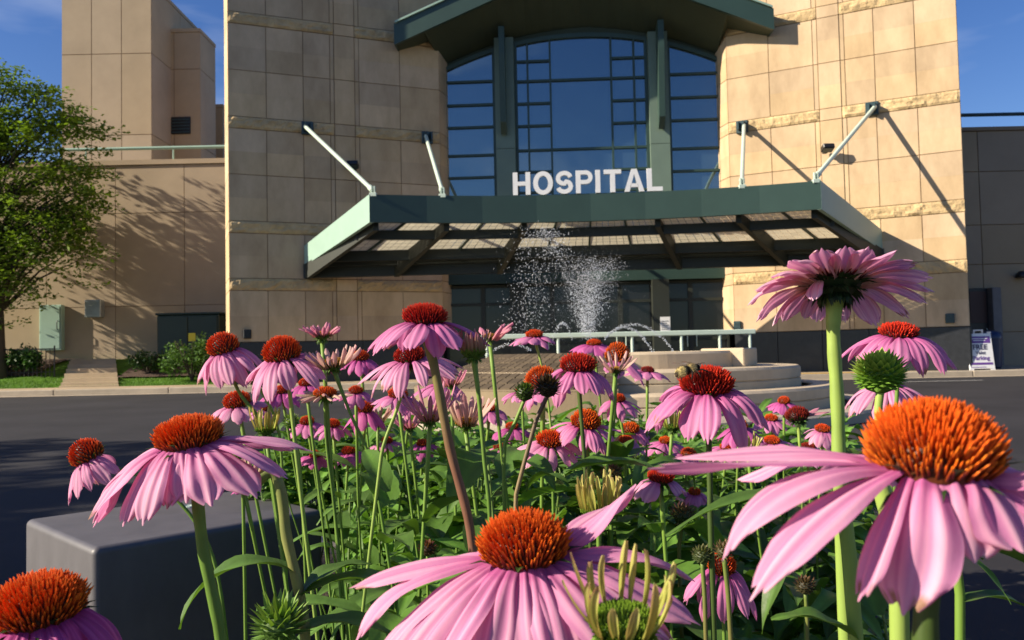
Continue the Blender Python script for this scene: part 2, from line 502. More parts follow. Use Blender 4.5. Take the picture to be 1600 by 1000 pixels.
hb = tag(empty('hospital_building', M=BM), 'tan limestone hospital front with angled wings, tall arched window and green steel trim', 'building')
WL = 6.15
th = math.radians(24.5)
rng = random.Random(11)
COLS = [0, 1.03, 2.06, 2.83, 2.95, 3.55, 3.68, 4.92, WL]
for sgn in (-1, 1):
    O = V((sgn*9.97, 0, 0)); u = V((-sgn*math.cos(th), math.sin(th), 0)); n = V((-sgn*math.sin(th), -math.cos(th), 0))
    M = facing(O, u, n)
    b = MB(); panels(b, M, COLS, ROWS, rng, pil=(2.95, 3.55))
    # end wall and inner reveal
    Me = facing(O + V((sgn*math.cos(th), -math.sin(th), 0))*.004, V((sgn*math.sin(th), math.cos(th), 0)), V((sgn*math.cos(th), -math.sin(th), 0)))
    panels(b, Me, [0.002, 1.9], [(r[0]+.001, r[1]+.001, 0) for r in ROWS], rng)
    I = O + u*WL
    Mi = facing(I, V((-sgn*0.25, 0.97, 0)).normalized(), V((-sgn*0.97, -.25, 0)).normalized())
    panels(b, Mi, [0.0, 0.9], [(r[0]+.001, r[1]+.001, 0) for r in ROWS], rng)
    # side wall further back
    b.t = (.9, .9, .9)
    b.box((min(sgn*9.0, sgn*9.6), 1.9, 0), (max(sgn*9.0, sgn*9.6), 9, 14))
    b.build('wall', m_stone, hb)
    for rw_ in [r for r in ROWS if r[2]]:
        for (c0, c1) in ((0.0, 2.94), (3.56, WL-.01)):
            b = MB(); bands(b, M, c0, c1, [rw_], rng); b.build('stone_band', m_rock, hb)
    b = MB()
    b.t = (1, 1, 1)
    x = 0
    while x < WL - .1:
        x2 = min(WL, x+1.23); b.bbox((x+.003, -.3, 0.0), (x2-.003, .03, 1.31), .008, M); x = x2
    b.bbox((0, -.3, 0), (1.9, .03, 1.308), .008, Me)
    b.build('granite_base', m_granite, hb)
    # small dark wall vents near the base
    for uu, zz in (((0.35, 1.55), (5.95, 1.55))):
        b = MB(); b.bbox((uu, .0, zz-.14), (uu+.22, .07, zz+.12), .02, M)
        for k in range(5): b.box((uu+.03, .06, zz-.1+.04*k), (uu+.19, .085, zz-.085+.04*k), M)
        b.build('wall_vent', m_blueg if sgn > 0 else m_dark, hb)
# roof slab behind to close the top, and back wall over the window
def arch(x, top, R=10.1):
    return top - (R - math.sqrt(R*R - x*x))
WY = 3.25                      # window plane
b = MB()
N = 24
b.t = (.8, .8, .8)
for i in range(N):
    x0 = -4.5 + 9*i/N; x1 = -4.5 + 9*(i+1)/N
    b.hexa([V((x0, WY+.02, arch(x0, 10.80))), V((x1, WY+.02, arch(x1, 10.80))), V((x1, WY+.4, arch(x1, 10.80))), V((x0, WY+.4, arch(x0, 10.80)))],
           [V((x0, WY+.02, 14)), V((x1, WY+.02, 14)), V((x1, WY+.4, 14)), V((x0, WY+.4, 14))])
b.build('wall_head', m_soffit, hb)
# arched roof with fascia and soffit
b = MB(); s2 = MB(); tr = MB()
N = 26
X = 5.5
def roofz(x):
    P_ = [(0, 12.15), (1.9, 11.55), (3.9, 10.72), (5.5, 10.05), (9, 8)]
    x = abs(x)
    for (xa, za), (xb, zb) in zip(P_, P_[1:]):
        if x <= xb: return za+(zb-za)*(x-xa)/(xb-xa)
for i in range(N):
    x0 = -X + 2*X*i/N; x1 = -X + 2*X*(i+1)/N
    z0, z1 = roofz(x0), roofz(x1)
    w0, w1 = arch(x0, 10.86), arch(x1, 10.86)
    if abs(x0) > 4.45: w0 = z0+.02
    if abs(x1) > 4.45: w1 = z1+.02
    # fascia board
    b.hexa([V((x0, 1.46, z0)), V((x1, 1.46, z1)), V((x1, 1.58, z1)), V((x0, 1.58, z0))], [V((x0, 1.46, z0+.62)), V((x1, 1.46, z1+.62)), V((x1, 1.58, z1+.62)), V((x0, 1.58, z0+.62))])
    # roof slab body
    b.hexa([V((x0, 1.582, z0+.10)), V((x1, 1.582, z1+.10)), V((x1, WY+.3, w1+.10)), V((x0, WY+.3, w0+.10))], [V((x0, 1.582, z0+.6)), V((x1, 1.582, z1+.6)), V((x1, WY+.3, w1+1.0)), V((x0, WY+.3, w0+1.0))])
    s2.hexa([V((x0, 1.583, z0+.02)), V((x1, 1.583, z1+.02)), V((x1, WY+.3, w1)), V((x0, WY+.3, w0))], [V((x0, 1.583, z0+.095)), V((x1, 1.583, z1+.095)), V((x1, WY+.3, w1+.095)), V((x0, WY+.3, w0+.095))])
    tr.hexa([V((x0, 1.40, z0+.622)), V((x1, 1.40, z1+.622)), V((x1, 1.5, z1+.622)), V((x0, 1.5, z0+.622))], [V((x0, 1.40, z0+.68)), V((x1, 1.40, z1+.68)), V((x1, 1.5, z1+.68)), V((x0, 1.5, z0+.68))])
rf = b.build('roof', m_green, hb)
for sgn in (-1, 1):   # end boards
    e = MB(); ze = roofz(X)
    e.box((min(sgn*X, sgn*(X+.04)), 1.46, ze), (max(sgn*X, sgn*(X+.04)), 2.4, ze+.62)); e.build('end_board', m_green, rf)
s2.build('soffit', m_soffit, rf)
tr.build('edge_trim', m_pale, rf)

# the arched window in three lights, with columns
def window(x0, x1, zb, hs, vs_, pane_rows):
    """frame with full horizontals hs and mullions vs_"""
    f = MB(); n = 10
    t_ = .07
    for i in range(n):
        a = x0+(x1-x0)*i/n; c = x0+(x1-x0)*(i+1)/n
        za, zc = arch(a, 10.80), arch(c, 10.80)
        f.hexa([V((a, WY-.10, za-.10)), V((c, WY-.10, zc-.10)), V((c, WY+.03, zc-.10)), V((a, WY+.03, za-.10))], [V((a, WY-.10, za+.03)), V((c, WY-.10, zc+.03)), V((c, WY+.03, zc+.03)), V((a, WY+.03, za+.03))])
    for (a, c) in ((x0, x0+.09), (x1-.09, x1)):
        f.box((a, WY-.097, zb), (c, WY+.027, min(arch(a, 10.80), arch(c, 10.80))-.03))
    for (z, a, c) in hs:
        f.box((max(a, x0+.09), WY-.075, z-.035), (min(c, x1-.09), WY+.02, z+.035))
    for (x, z0, z1) in vs_:
        z1 = min(z1, arch(x, 10.80)-.1)
        f.box((x-.03, WY-.08, z0), (x+.03, WY+.022, z1))
    o = f.build('window', m_green, hb)
    for (a, c) in pane_rows:
        g = MB(); m = 6
        gv = [(a+(c-a)*i/m, WY, zb) for i in range(m+1)] + [(a+(c-a)*i/m, WY, arch(a+(c-a)*i/m, 10.80)-.05) for i in range(m+1)]
        g.add(gv, [(i, i+1, m+2+i, m+1+i) for i in range(m)])
        g.build('pane', m_glass, o)
ZB = 3.9
hh = [9.42, 8.68, 7.97, 7.08, 6.38, 5.6, 4.8]
window(-4.3, -2.68, ZB, [(z, -9, 9) for z in hh], [], [(-4.25, -2.72)])
window(2.68, 4.3, ZB, [(z, -9, 9) for z in hh], [], [(2.72, 4.25)])
hm = [(9.37, -9, 9), (7.18, -9, 9), (5.2, -9, 9)]
for z in (10.0, 8.66, 7.95, 6.5, 5.85):
    hm += [(z, -2.1, -.98), (z, .98, 2.1)]
window(-2.08, 2.08, ZB, hm, [(-.95, ZB, 11), (.95, ZB, 11), (-1.66, ZB, 11), (1.66, ZB, 11)], [(-2.04, -.95), (-.95, .95), (.95, 2.04)])
for sgn in (-1, 1):
    a, c = sorted((sgn*2.08, sgn*2.68))
    b = MB(); b.box((a+.002, WY-.30, 3.6), (c-.002, WY+.2, 7.19)); b.box((a+.002, WY-.30, 7.205), (c-.002, WY+.2, 10.7))
    b.build('column', m_col, hb)
    b = MB(); xf = sgn*2.42
    P = [(2.42, 10.85), (WY-.3, 10.8), (WY-.3, 7.75), (WY-.40, 7.62), (2.62, 7.95), (2.42, 10.0)]
    nP = len(P)
    b.add([(xf-.09, y, z) for y, z in P] + [(xf+.09, y, z) for y, z in P],
          [tuple(range(nP)), tuple(range(nP, 2*nP))[::-1]] + [(i, nP+i, nP+(i+1) % nP, (i+1) % nP) for i in range(nP)])
    b.build('fin', m_green, hb)
# dark interior backing so the glass has depth behind, spandrel over the doors
b = MB(); b.box((-4.4, WY-.2, 3.02), (4.4, WY+.25, 3.88)); b.build('spandrel', m_green, hb)
b = MB(); b.box((-9, WY+.45, 0.15), (9, WY+6, 13.9)); b.build('interior_block', m_dark, hb)
# entrance doors and glazing
DX = [-4.35, -3.2, -2.1, -1.05, 0.0, 1.05, 2.1, 3.2, 4.35]
for i in range(8):
    x0, x1 = DX[i], DX[i+1]
    f = MB()
    wd = .10 if i not in (4,) else .10
    f.box((x0, WY-.05, .16), (x0+wd/2+.02, WY+.06, 3.0)); f.box((x1-wd/2-.02, WY-.05, .16), (x1, WY+.06, 3.0))
    for z in (.16, 1.15, 2.35, 2.9): f.box((x0+.07, WY-.045, z), (x1-.07, WY+.055, z+.09))
    o = f.build('entrance_door', m_under, hb)
    g = MB(); g.add([(x0+.02, WY+.01, .2), (x1-.02, WY+.01, .2), (x1-.02, WY+.01, 2.98), (x0+.02, WY+.01, 2.98)], [(0, 1, 2, 3)]); g.build('pane', m_dglass, o)
    hd = MB(); hx = x1-.14 if i % 2 == 0 else x0+.14
    hd.tube([(hx, WY-.12, .95), (hx, WY-.12, 1.45)], .018); hd.build('handle', m_strut, o)
for x in (-2.1, 2.25):
    b = MB(); b.box((x-.25, WY-.45, .15), (x+.25, WY-.06, 3.01)); b.build('door_column', m_under, hb)
b = MB(); b.box((2.20, WY-.475, 1.42), (2.50, WY-.455, 1.86)); b.t = (.3, .3, .35)
o = b.build('notice', m_white, hb)
b = MB()
for k in range(5): b.box((2.24, WY-.48, 1.48+.06*k), (2.46 - (.06 if k % 2 else 0), WY-.4765, 1.495+.06*k))
b.build('notice_print', m_dark, o)

# ------------------------------------------------------------------ entrance canopy (part of the building)
FX, BX, BY = 5.58, 8.10, 0.80
CY = -2.0
def fr(k): return V((FX*k, CY + .85*(1-k*k), 0))
def bk(k): return V((BX*k, BY, 0))
def cz(t): return 4.30 + (3.42-4.30)*t           # glazing height, t=0 front, 1 back
b = MB()
b.box((-BX, BY-.10, 3.02), (BX, BY+.08, 3.42))
b.box((-BX+.1, BY+.09, 3.1), (BX-.1, BY+.35, 3.3))
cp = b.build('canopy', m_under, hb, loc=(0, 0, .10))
b = MB(); NS = 8
for i in range(NS):
    k0, k1 = -1+2*i/NS, -1+2*(i+1)/NS
    a, c = fr(k0), fr(k1)
    tt = V((0, .12, 0))
    b.hexa([a+V((0,0,4.12)), c+V((0,0,4.12)), c+tt+V((0,0,4.12)), a+tt+V((0,0,4.12))], [a+V((0,0,4.82)), c+V((0,0,4.82)), c+tt+V((0,0,4.82)), a+tt+V((0,0,4.82))])
    b.hexa([a+V((0,.121,4.16)), c+V((0,.121,4.16)), c+V((0,.3,4.16)), a+V((0,.3,4.16))], [a+V((0,.121,4.16)), c+V((0,.121,4.16)), c+V((0,.3,4.16)), a+V((0,.3,4.16))])
b.build('front_fascia', m_green, cp)
for sgn in (-1, 1):
    b = MB(); a = V((sgn*FX, CY, 0)); c = V((sgn*BX, BY, 0)); d = V((-sgn*.1, .03, 0))
    L = [a+V((sgn*.003,0,4.115)), c+V((0,0,3.37)), c+d+V((0,0,3.37)), a+d+V((0,.0,4.115))]
    H = [a+V((sgn*.003,0,4.825)), c+V((0,0,3.95)), c+d+V((0,0,3.95)), a+d+V((0,.0,4.825))]
    if sgn > 0: L, H = [L[1], L[0], L[3], L[2]], [H[1], H[0], H[3], H[2]]
    b.hexa(L, H); b.build('side_fascia', m_pale, cp)
KS = [-1, -.67, -.31, .31, .67, 1]
for k in KS:
    if abs(k) == 1: kk = k*.985
    else: kk = k
    a, c = fr(kk), bk(kk)
    wv = V((.07, 0, 0))
    b = MB()
    b.hexa([a-wv+V((0,.3,3.95)), a+wv+V((0,.3,3.95)), c+wv+V((0,-.1,2.98)), c-wv+V((0,-.1,2.98))],
           [a-wv+V((0,.3,4.28)), a+wv+V((0,.3,4.28)), c+wv+V((0,-.1,3.42)), c-wv+V((0,-.1,3.42))])
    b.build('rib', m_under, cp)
for t, d in ((.27, .26), (.70, .30), (.90, .2)):
    b = MB()
    for i in range(NS):
        k0, k1 = (-1+2*i/NS)*.98, (-1+2*(i+1)/NS)*.98
        a = fr(k0).lerp(bk(k0), t); c = fr(k1).lerp(bk(k1), t); y = V((0, .16, 0)); z = cz(t)
        b.hexa([a+V((0,0,z-d)), c+V((0,0,z-d)), c+y+V((0,0,z-d)), a+y+V((0,0,z-d))], [a+V((0,0,z-.02)), c+V((0,0,z-.02)), c+y+V((0,0,z-.02)), a+y+V((0,0,z-.02))])
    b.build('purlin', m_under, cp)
allk = []
for i in range(len(KS)-1):
    nsub = 4 if KS[i+1]-KS[i] > .5 else 2
    for j in range(nsub):
        k0 = KS[i]+(KS[i+1]-KS[i])*j/nsub; k1 = KS[i]+(KS[i+1]-KS[i])*(j+1)/nsub
        g = MB(); nu, nv = 6, 14
        # wired cells: pale cells and darker wires as real thin strips in the sheet
        def gp(s, t, dz=0):
            k = k0+(k1-k0)*s; p = fr(k).lerp(bk(k), t*.97+.02); return V((p.x, p.y, cz(t)+dz))
        for a_ in range(nu):
            for c_ in range(nv):
                e = .035; s0, s1 = (a_+e)/nu, (a_+1-e)/nu; t0, t1 = (c_+e)/nv, (c_+1-e)/nv
                q = rng.uniform(.9, 1.05); g.t = (.86*q, .80*q, .62*q)
                g.add([gp(s0,t0), gp(s1,t0), gp(s1,t1), gp(s0,t1)], [(0,1,2,3)])
                g.t = (.12, .13, .12)
                g.add([gp(a_/nu,t0), gp(s0,t0), gp(s0,t1), gp(a_/nu,t1)], [(0,1,2,3)])
                g.add([gp(a_/nu,c_/nv), gp((a_+1)/nu,c_/nv), gp((a_+1)/nu,t0), gp(a_/nu,t0)], [(0,1,2,3)])
        g.build('roof_panel', m_panel, cp)
        if j > 0:
            m_ = MB(); a, c = fr(k0), bk(k0); wv = V((.025, 0, 0))
            m_.hexa([a-wv+V((0,.2,4.20)), a+wv+V((0,.2,4.20)), c+wv+V((0,0,3.34)), c-wv+V((0,0,3.34))], [a-wv+V((0,.2,4.285)), a+wv+V((0,.2,4.285)), c+wv+V((0,0,3.405)), c-wv+V((0,0,3.405))])
            m_.build('glazing_bar', m_green, cp)
for sgn in (-1, 1):
    for (ux, kf) in ((8.0, .985), (4.75, .68)):
        wy = (9.97-ux)*math.tan(th)
        A = V((sgn*ux, wy-.22, 7.37)); f_ = fr(sgn*kf); Bp = V((f_.x, f_.y+.05, 4.93))
        b = MB(); b.tube([A, Bp], .055, 10)
        b.tube([Bp + (A-Bp).normalized()*.02, Bp + (A-Bp).normalized()*.2], .075, 10)
        st = b.build('strut', m_strut, cp, smooth=False)
        b = MB(); Mw = facing(V((sgn*ux, wy, 0)), V((-sgn*math.cos(th), math.sin(th), 0)), V((-sgn*math.sin(th), -math.cos(th), 0)))
        b.bbox((-.17, .0, 7.17), (.17, .09, 7.55), .015, Mw); b.box((-.1, .08, 7.25), (-.05, .30, 7.49), Mw); b.box((.05, .08, 7.25), (.1, .30, 7.49), Mw)
        b.build('wall_bracket', m_blueg, st)
        b = MB(); b.bbox((f_.x-.09, f_.y-.02, 4.77), (f_.x+.09, f_.y+.12, 4.87), .01); b.box((f_.x-.05, f_.y+.0, 4.86), (f_.x-.02, f_.y+.1, 5.04)); b.box((f_.x+.02, f_.y+.0, 4.86), (f_.x+.05, f_.y+.1, 5.04))
        b.build('clevis', m_strut, st)

# HOSPITAL letters standing on the canopy edge
def text_mesh(name, s, size, ext, m, parent, M, bold=0.0, align='LEFT'):
    cu = bpy.data.curves.new(name, 'FONT'); cu.body = s; cu.size = size; cu.extrude = ext; cu.offset = bold; cu.align_x = align; cu.resolution_u = 6
    to = bpy.data.objects.new('tmp_text', cu); C.objects.link(to)
    me = bpy.data.meshes.new_from_object(to)
    bpy.data.objects.remove(to)
    me.materials.clear(); me.materials.append(m)
    o = bpy.data.objects.new(name, me); C.objects.link(o); o.parent = parent; o.matrix_basis = M
    return o
ls = tag(empty('letter_sign', M=BM @ Matrix.Translation((0, -1.10, 4.92)) @ Matrix.Scale(0.985, 4)), 'large white block letters spelling HOSPITAL along the top edge of the green canopy', 'sign')
LH = 0.60
widths = {'H': .46, 'O': .52, 'S': .45, 'P': .44, 'I': .17, 'T': .45, 'A': .52, 'L': .40}
def letter(ch):
    """strokes of the block capitals in a cell w x LH"""
    w_ = widths[ch]; s = .125; b = MB(); e = .05
    def poly(ps):
        n_ = len(ps)
        b.add([(x, -e, z) for x, z in ps] + [(x, e, z) for x, z in ps], [tuple(range(n_)), tuple(range(n_, 2*n_))[::-1]] + [(i, n_+i, n_+(i+1) % n_, (i+1) % n_) for i in range(n_)])
    def strip(outer, inner, closed):
        n_ = len(outer); rg = range(n_ if closed else n_-1)
        vs = [(x, -e, z) for x, z in outer] + [(x, -e, z) for x, z in inner] + [(x, e, z) for x, z in outer] + [(x, e, z) for x, z in inner]
        fs = []
        for i in rg:
            j = (i+1) % n_
            fs += [(i, j, n_+j, n_+i), (2*n_+i, 3*n_+i, 3*n_+j, 2*n_+j), (i, 2*n_+i, 2*n_+j, j), (n_+i, n_+j, 3*n_+j, 3*n_+i)]
        if not closed: fs += [(0, n_, 3*n_, 2*n_), (n_-1, 3*n_-1, 4*n_-1, 2*n_-1)]
        b.add(vs, fs)
    H = LH
    if ch == 'H':
        poly([(0,0),(s,0),(s,H),(0,H)]); poly([(w_-s,0),(w_,0),(w_,H),(w_-s,H)]); poly([(s+.001,H/2-s*.42),(w_-s-.001,H/2-s*.42),(w_-s-.001,H/2+s*.42),(s+.001,H/2+s*.42)])
    elif ch == 'I': poly([(0,0),(s,0),(s,H),(0,H)])
    elif ch == 'L': poly([(0,0),(w_,0),(w_,s*.9),(s,s*.9),(s,H),(0,H)])
    elif ch == 'T': poly([((w_-s)/2,0),((w_+s)/2,0),((w_+s)/2,H-s*.9),(w_,H-s*.9),(w_,H),(0,H),(0,H-s*.9),((w_-s)/2,H-s*.9)])
    elif ch == 'A':
        poly([(0,0),(s*1.05,0),(w_/2,H*.78),(w_/2,H),(w_/2-s*.55,H)]); poly([(w_-s*1.05,0),(w_,0),(w_/2+s*.55,H),(w_/2+.001,H),(w_/2+.001,H*.78)])
        poly([(w_*.27,H*.2),(w_*.73,H*.2),(w_*.66,H*.36),(w_*.34,H*.36)])
    elif ch == 'O':
        n_ = 28
        strip([(w_/2+w_/2*math.cos(2*PI*i/n_), H/2+(H/2+.012)*math.sin(2*PI*i/n_)) for i in range(n_)], [(w_/2+(w_/2-s)*math.cos(2*PI*i/n_), H/2+(H/2-s*.85)*math.sin(2*PI*i/n_)) for i in range(n_)], True)
    elif ch == 'P':
        poly([(0,0),(s,0),(s,H),(0,H)])
        n_ = 14; r = H*.30; cx, cy = w_-r, H-r
        arc = [PI/2-PI*i/n_ for i in range(n_+1)]
        strip([(s+.001,H)]+[(cx+r*math.cos(a), cy+r*math.sin(a)) for a in arc]+[(s+.001,H-2*r)], [(s+.001,H-s*.85)]+[(cx+(r-s*.85)*math.cos(a)-.0, cy+(r-s*.85)*math.sin(a)) for a in arc]+[(s+.001,H-2*r+s*.85)], False)
    elif ch == 'S':
        path = []
        r1 = H*.235; cx = w_/2; rx = w_/2 - s*.47
        for i in range(15): a = math.radians(15+ (255)*i/14); path.append((cx+rx*math.cos(a), H-s*.42-r1+r1*math.sin(a)))
        for i in range(1, 15): a = math.radians(90 - (255)*i/14); path.append((cx+rx*math.cos(a), s*.42+r1+r1*math.sin(a)))
        o_, i_ = [], []
        for i, p in enumerate(path):
            q = V(path[min(i+1, len(path)-1)]) - V(path[max(i-1, 0)]); q = V((-q[1], q[0])).normalized()*s*.45
            o_.append((p[0]+q[0], p[1]+q[1])); i_.append((p[0]-q[0], p[1]-q[1]))
        strip(o_, i_, False)
    return b, w_
x = -2.03
for i, ch in enumerate('HOSPITAL'):
    b, w_ = letter(ch)
    o = b.build('letter', m_white, ls)
    o.location = (x, -.02 + .8*((x)/FX)**2*0.0, 0.03)
    x += w_ + .075 + (.0 if ch != 'I' else -.02)
b = MB(); b.box((-2.05, .0, .0), (1.75, .03, .028)); b.build('mounting_rail', m_green, ls)

# wall mounted lamps
def wall_lamp(px, py, D, label):
    p = at(px, py, D)
    t = tag(empty('wall_lamp', p), label, 'lamp', 'floodlights on the hospital walls')
    b = MB(); b.bbox((-.06, -.02, -.06), (.06, .12, .06), .01); b.build('mount', m_dark, t)
    b = MB(); Mx = Matrix.Rotation(math.radians(-20), 4, 'X'); b.bbox((-.16, -.30, -.08), (.16, -.03, .07), .02, Mx); b.build('lamp_housing', m_dark, t)
    b = MB(); b.box((-.13, -.27, -.09), (.13, -.06, -.083), Mx); b.build('lens', m_blueg, t)
wall_lamp(553, 262, 24.15, 'black floodlight on the shaded wall left of the canopy letters')
wall_lamp(1290, 236, 23.35, 'black floodlight on the sunlit wall right of the canopy letters')

# ------------------------------------------------------------------ neighbouring blocks
def pipe_rail(parent, x0, x1, y, z, m, step=3.0, h=.45):
    b = MB(); b.tube([(x0, y, z+h), (x1, y, z+h)], .06, 8)
    r = b.build('roof_rail', m, parent)
    x = x0
    while x < x1:
        p = MB(); p.tube([(x+.5, y, z-.02), (x+.5, y, z+h)], .035, 6); p.build('post', m, r); x += step
LW = 28.2
an = tag(empty('annex_building', (-14, LW, 0)), 'low tan precast block left of the hospital front, dappled by tree shade', 'building')
b = MB(); M = facing(V((-30, 0, 0)), V((1, 0, 0)), V((0, -1, 0)))
cols = [0]
while cols[-1] < 37: cols.append(cols[-1] + 2.35)
lrows = [(0.3, 2.72, 0), (2.72, 5.9, 0), (5.9, 7.55, 0)]
panels(b, M, cols, lrows, rng, gap=.022, halves=False, spread=.04)
b.t = (.9, .9, .9); b.box((-30, .36, .2), (9, 9, 7.5))
b.t = (1, 1, 1); b.box((-30, -.06, 7.555), (cols[-1]-30, .38, 7.72))
b.build('wall', m_conc, an)
pipe_rail(an, -28, 8, .1, 7.7, m_pale)
def local(o, px, py, D): return at(px, py, D) - o.location
# pale green service door and vent hood
p0 = local(an, 62, 548, LW-.2); p1 = local(an, 97, 476, LW-.2)
b = MB(); b.bbox((p0.x, -.24, p0.z), (p1.x, -.01, p1.z), .02); d_ = b.build('door', m_pale, an)
b = MB(); b.tube([(p1.x-.12, -.26, p0.z+.7), (p1.x-.12, -.30, p0.z+.75), (p1.x-.12, -.30, p0.z+.95), (p1.x-.12, -.26, p0.z+1.0)], .015, 6); b.build('handle', m_dark, d_)
b = MB(); b.bbox((p0.x+.06, -.255, p0.z+.06), (p1.x-.06, -.243, p1.z-.06), .004); b.build('door_panel', m_pale, d_)
p0 = local(an, 132, 496, LW-.3); p1 = local(an, 157, 468, LW-.3)
b = MB(); b.bbox((p0.x, -.30, p0.z), (p1.x, -.01, p1.z), .02)
for k in range(6):
    z = p0.z + .06 + k*(p1.z-p0.z-.1)/6
    b.box((p0.x+.04, -.325, z), (p1.x-.04, -.302, z+.035))
b.build('vent_hood', mat('galvanised_steel', (.35, .40, .42), .35, .1, 5, metal=.5), an)

tw = tag(empty('tower_building', (-16, 34, 0)), 'tall blank tan concrete tower behind the low annex roof rail', 'building')
def towerbox(px0, px1, D0, D1, ztop, name, colw, rowh, extra=0):
    a = at(px0, 200, D0).x; c = at(px1, 200, D0).x
    b = MB()
    n1 = max(1, round((c-a)/colw)); cs = [(c-a)*i/n1 for i in range(n1+1)]
    rows = []; z = 0
    while z < ztop - .3: rows.append((z, min(z+rowh, ztop), 0)); z += rowh
    panels(b, facing(V((a+16, D0-34, 0)), V((1, 0, 0)), V((0, -1, 0))), cs, rows, rng, gap=.03, halves=False, spread=.03)
    n2 = max(1, round((D1-D0)/3)); c2 = [(D1-D0-.01)*i/n2 for i in range(n2+1)]
    panels(b, facing(V((c+16+.006, D0-34+.008, 0)), V((0, 1, 0)), V((1, 0, 0))), c2, rows, rng, gap=.03, halves=False, spread=.03)
    b.t = (.9, .9, .9); b.box((a+16+.02, D0-34+.36, 0), (c+16-.36, D1-34, ztop-.05))
    b.t = (1, 1, 1); b.box((a+16-.03, D0-34-.04, ztop), (c+16+.03, D1-34, ztop+.15))
    return b.build(name, m_conc, tw)
towerbox(96, 237, 34, 40, 16.5, 'wall', 1.25, 3.4)
towerbox(150, 313, 36.0, 37.9, 15.25, 'wall', 1.3, 3.4)
towerbox(250, 348, 40, 43, 13.1, 'wall', 1.3, 3.4)
b = MB(); p0 = local(tw, 267, 210, 36); p1 = local(tw, 298, 183, 36)
b.box((p0.x, 1.94, p0.z), (p1.x, 1.99, p1.z)); w_ = b.build('window', m_dark, tw)
b = MB()
for k in range(5): b.box((p0.x+.03, 1.90, p0.z+.05+k*.14), (p1.x-.03, 1.935, p0.z+.09+k*.14))
b.build('louvre', m_blueg, w_)
b = MB(); p = local(tw, 283, 4, 38); b.tube([(p.x, 4, 15.2), (p.x, 4, 16.0)], .05, 6); b.tube([(p.x-.5, 4, 15.6), (p.x+.3, 4, 15.5)], .04, 6)
b.build('roof_vent_pipe', m_dark, tw)

ar = tag(empty('annex_building', (22, 26.2, 0)), 'low block in shade at the right edge with a teal roof rail', 'building')
b = MB(); M = facing(V((-11.5, 0, 0)), V((1, 0, 0)), V((0, -1, 0)))
cols = [0]
while cols[-1] < 37: cols.append(cols[-1] + 2.2)
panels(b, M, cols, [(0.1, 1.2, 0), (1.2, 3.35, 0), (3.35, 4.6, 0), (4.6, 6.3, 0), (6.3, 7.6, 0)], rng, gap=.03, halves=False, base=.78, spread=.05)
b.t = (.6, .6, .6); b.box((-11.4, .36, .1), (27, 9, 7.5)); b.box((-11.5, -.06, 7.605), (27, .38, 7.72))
b.build('wall', m_conc, ar)
pipe_rail(ar, -11.5, 20, .1, 7.7, m_blueg)
p0 = local(ar, 1517, 562, 26.1); p1 = local(ar, 1542, 450, 26.1)
b = MB(); b.bbox((p0.x, -.10, .16), (p1.x, -.0, p1.z), .01); d_ = b.build('door', m_dark, ar)
b = MB(); b.bbox((p1.x+.02, -.35, .16), (p1.x+.30, -.0, p1.z), .015); b.build('door_jamb', mat('grey_trim', (.16, .15, .15), .7), ar)
b = MB(); b.bbox((p0.x+.04, -.115, 1.5), (p1.x-.04, -.102, p1.z-.1), .004); b.build('door_panel', mat('dark_red_paint', (.045, .014, .012), .5), d_)
b = MB(); b.tube([(p1.x-.08, -.12, 1.1), (p1.x-.08, -.17, 1.12), (p1.x-.08, -.17, 1.3), (p1.x-.08, -.12, 1.32)], .012, 6); b.build('handle', m_strut, d_)
pl = at(1597, 431, 26.0)
t = tag(empty('wall_lamp', pl), 'dark dome lamp on the shaded wall at the right edge', 'lamp')
b = MB(); b.lathe([(0, .16), (.1, .14), (.18, .04), (.2, -.05), (.19, -.06), (0, -.05)], 20); b.build('lamp_shade', m_dark, t, smooth=True)
b = MB(); b.bbox((-.05, 0, -.05), (.05, .22, .08), .01); b.build('mount', m_dark, t)

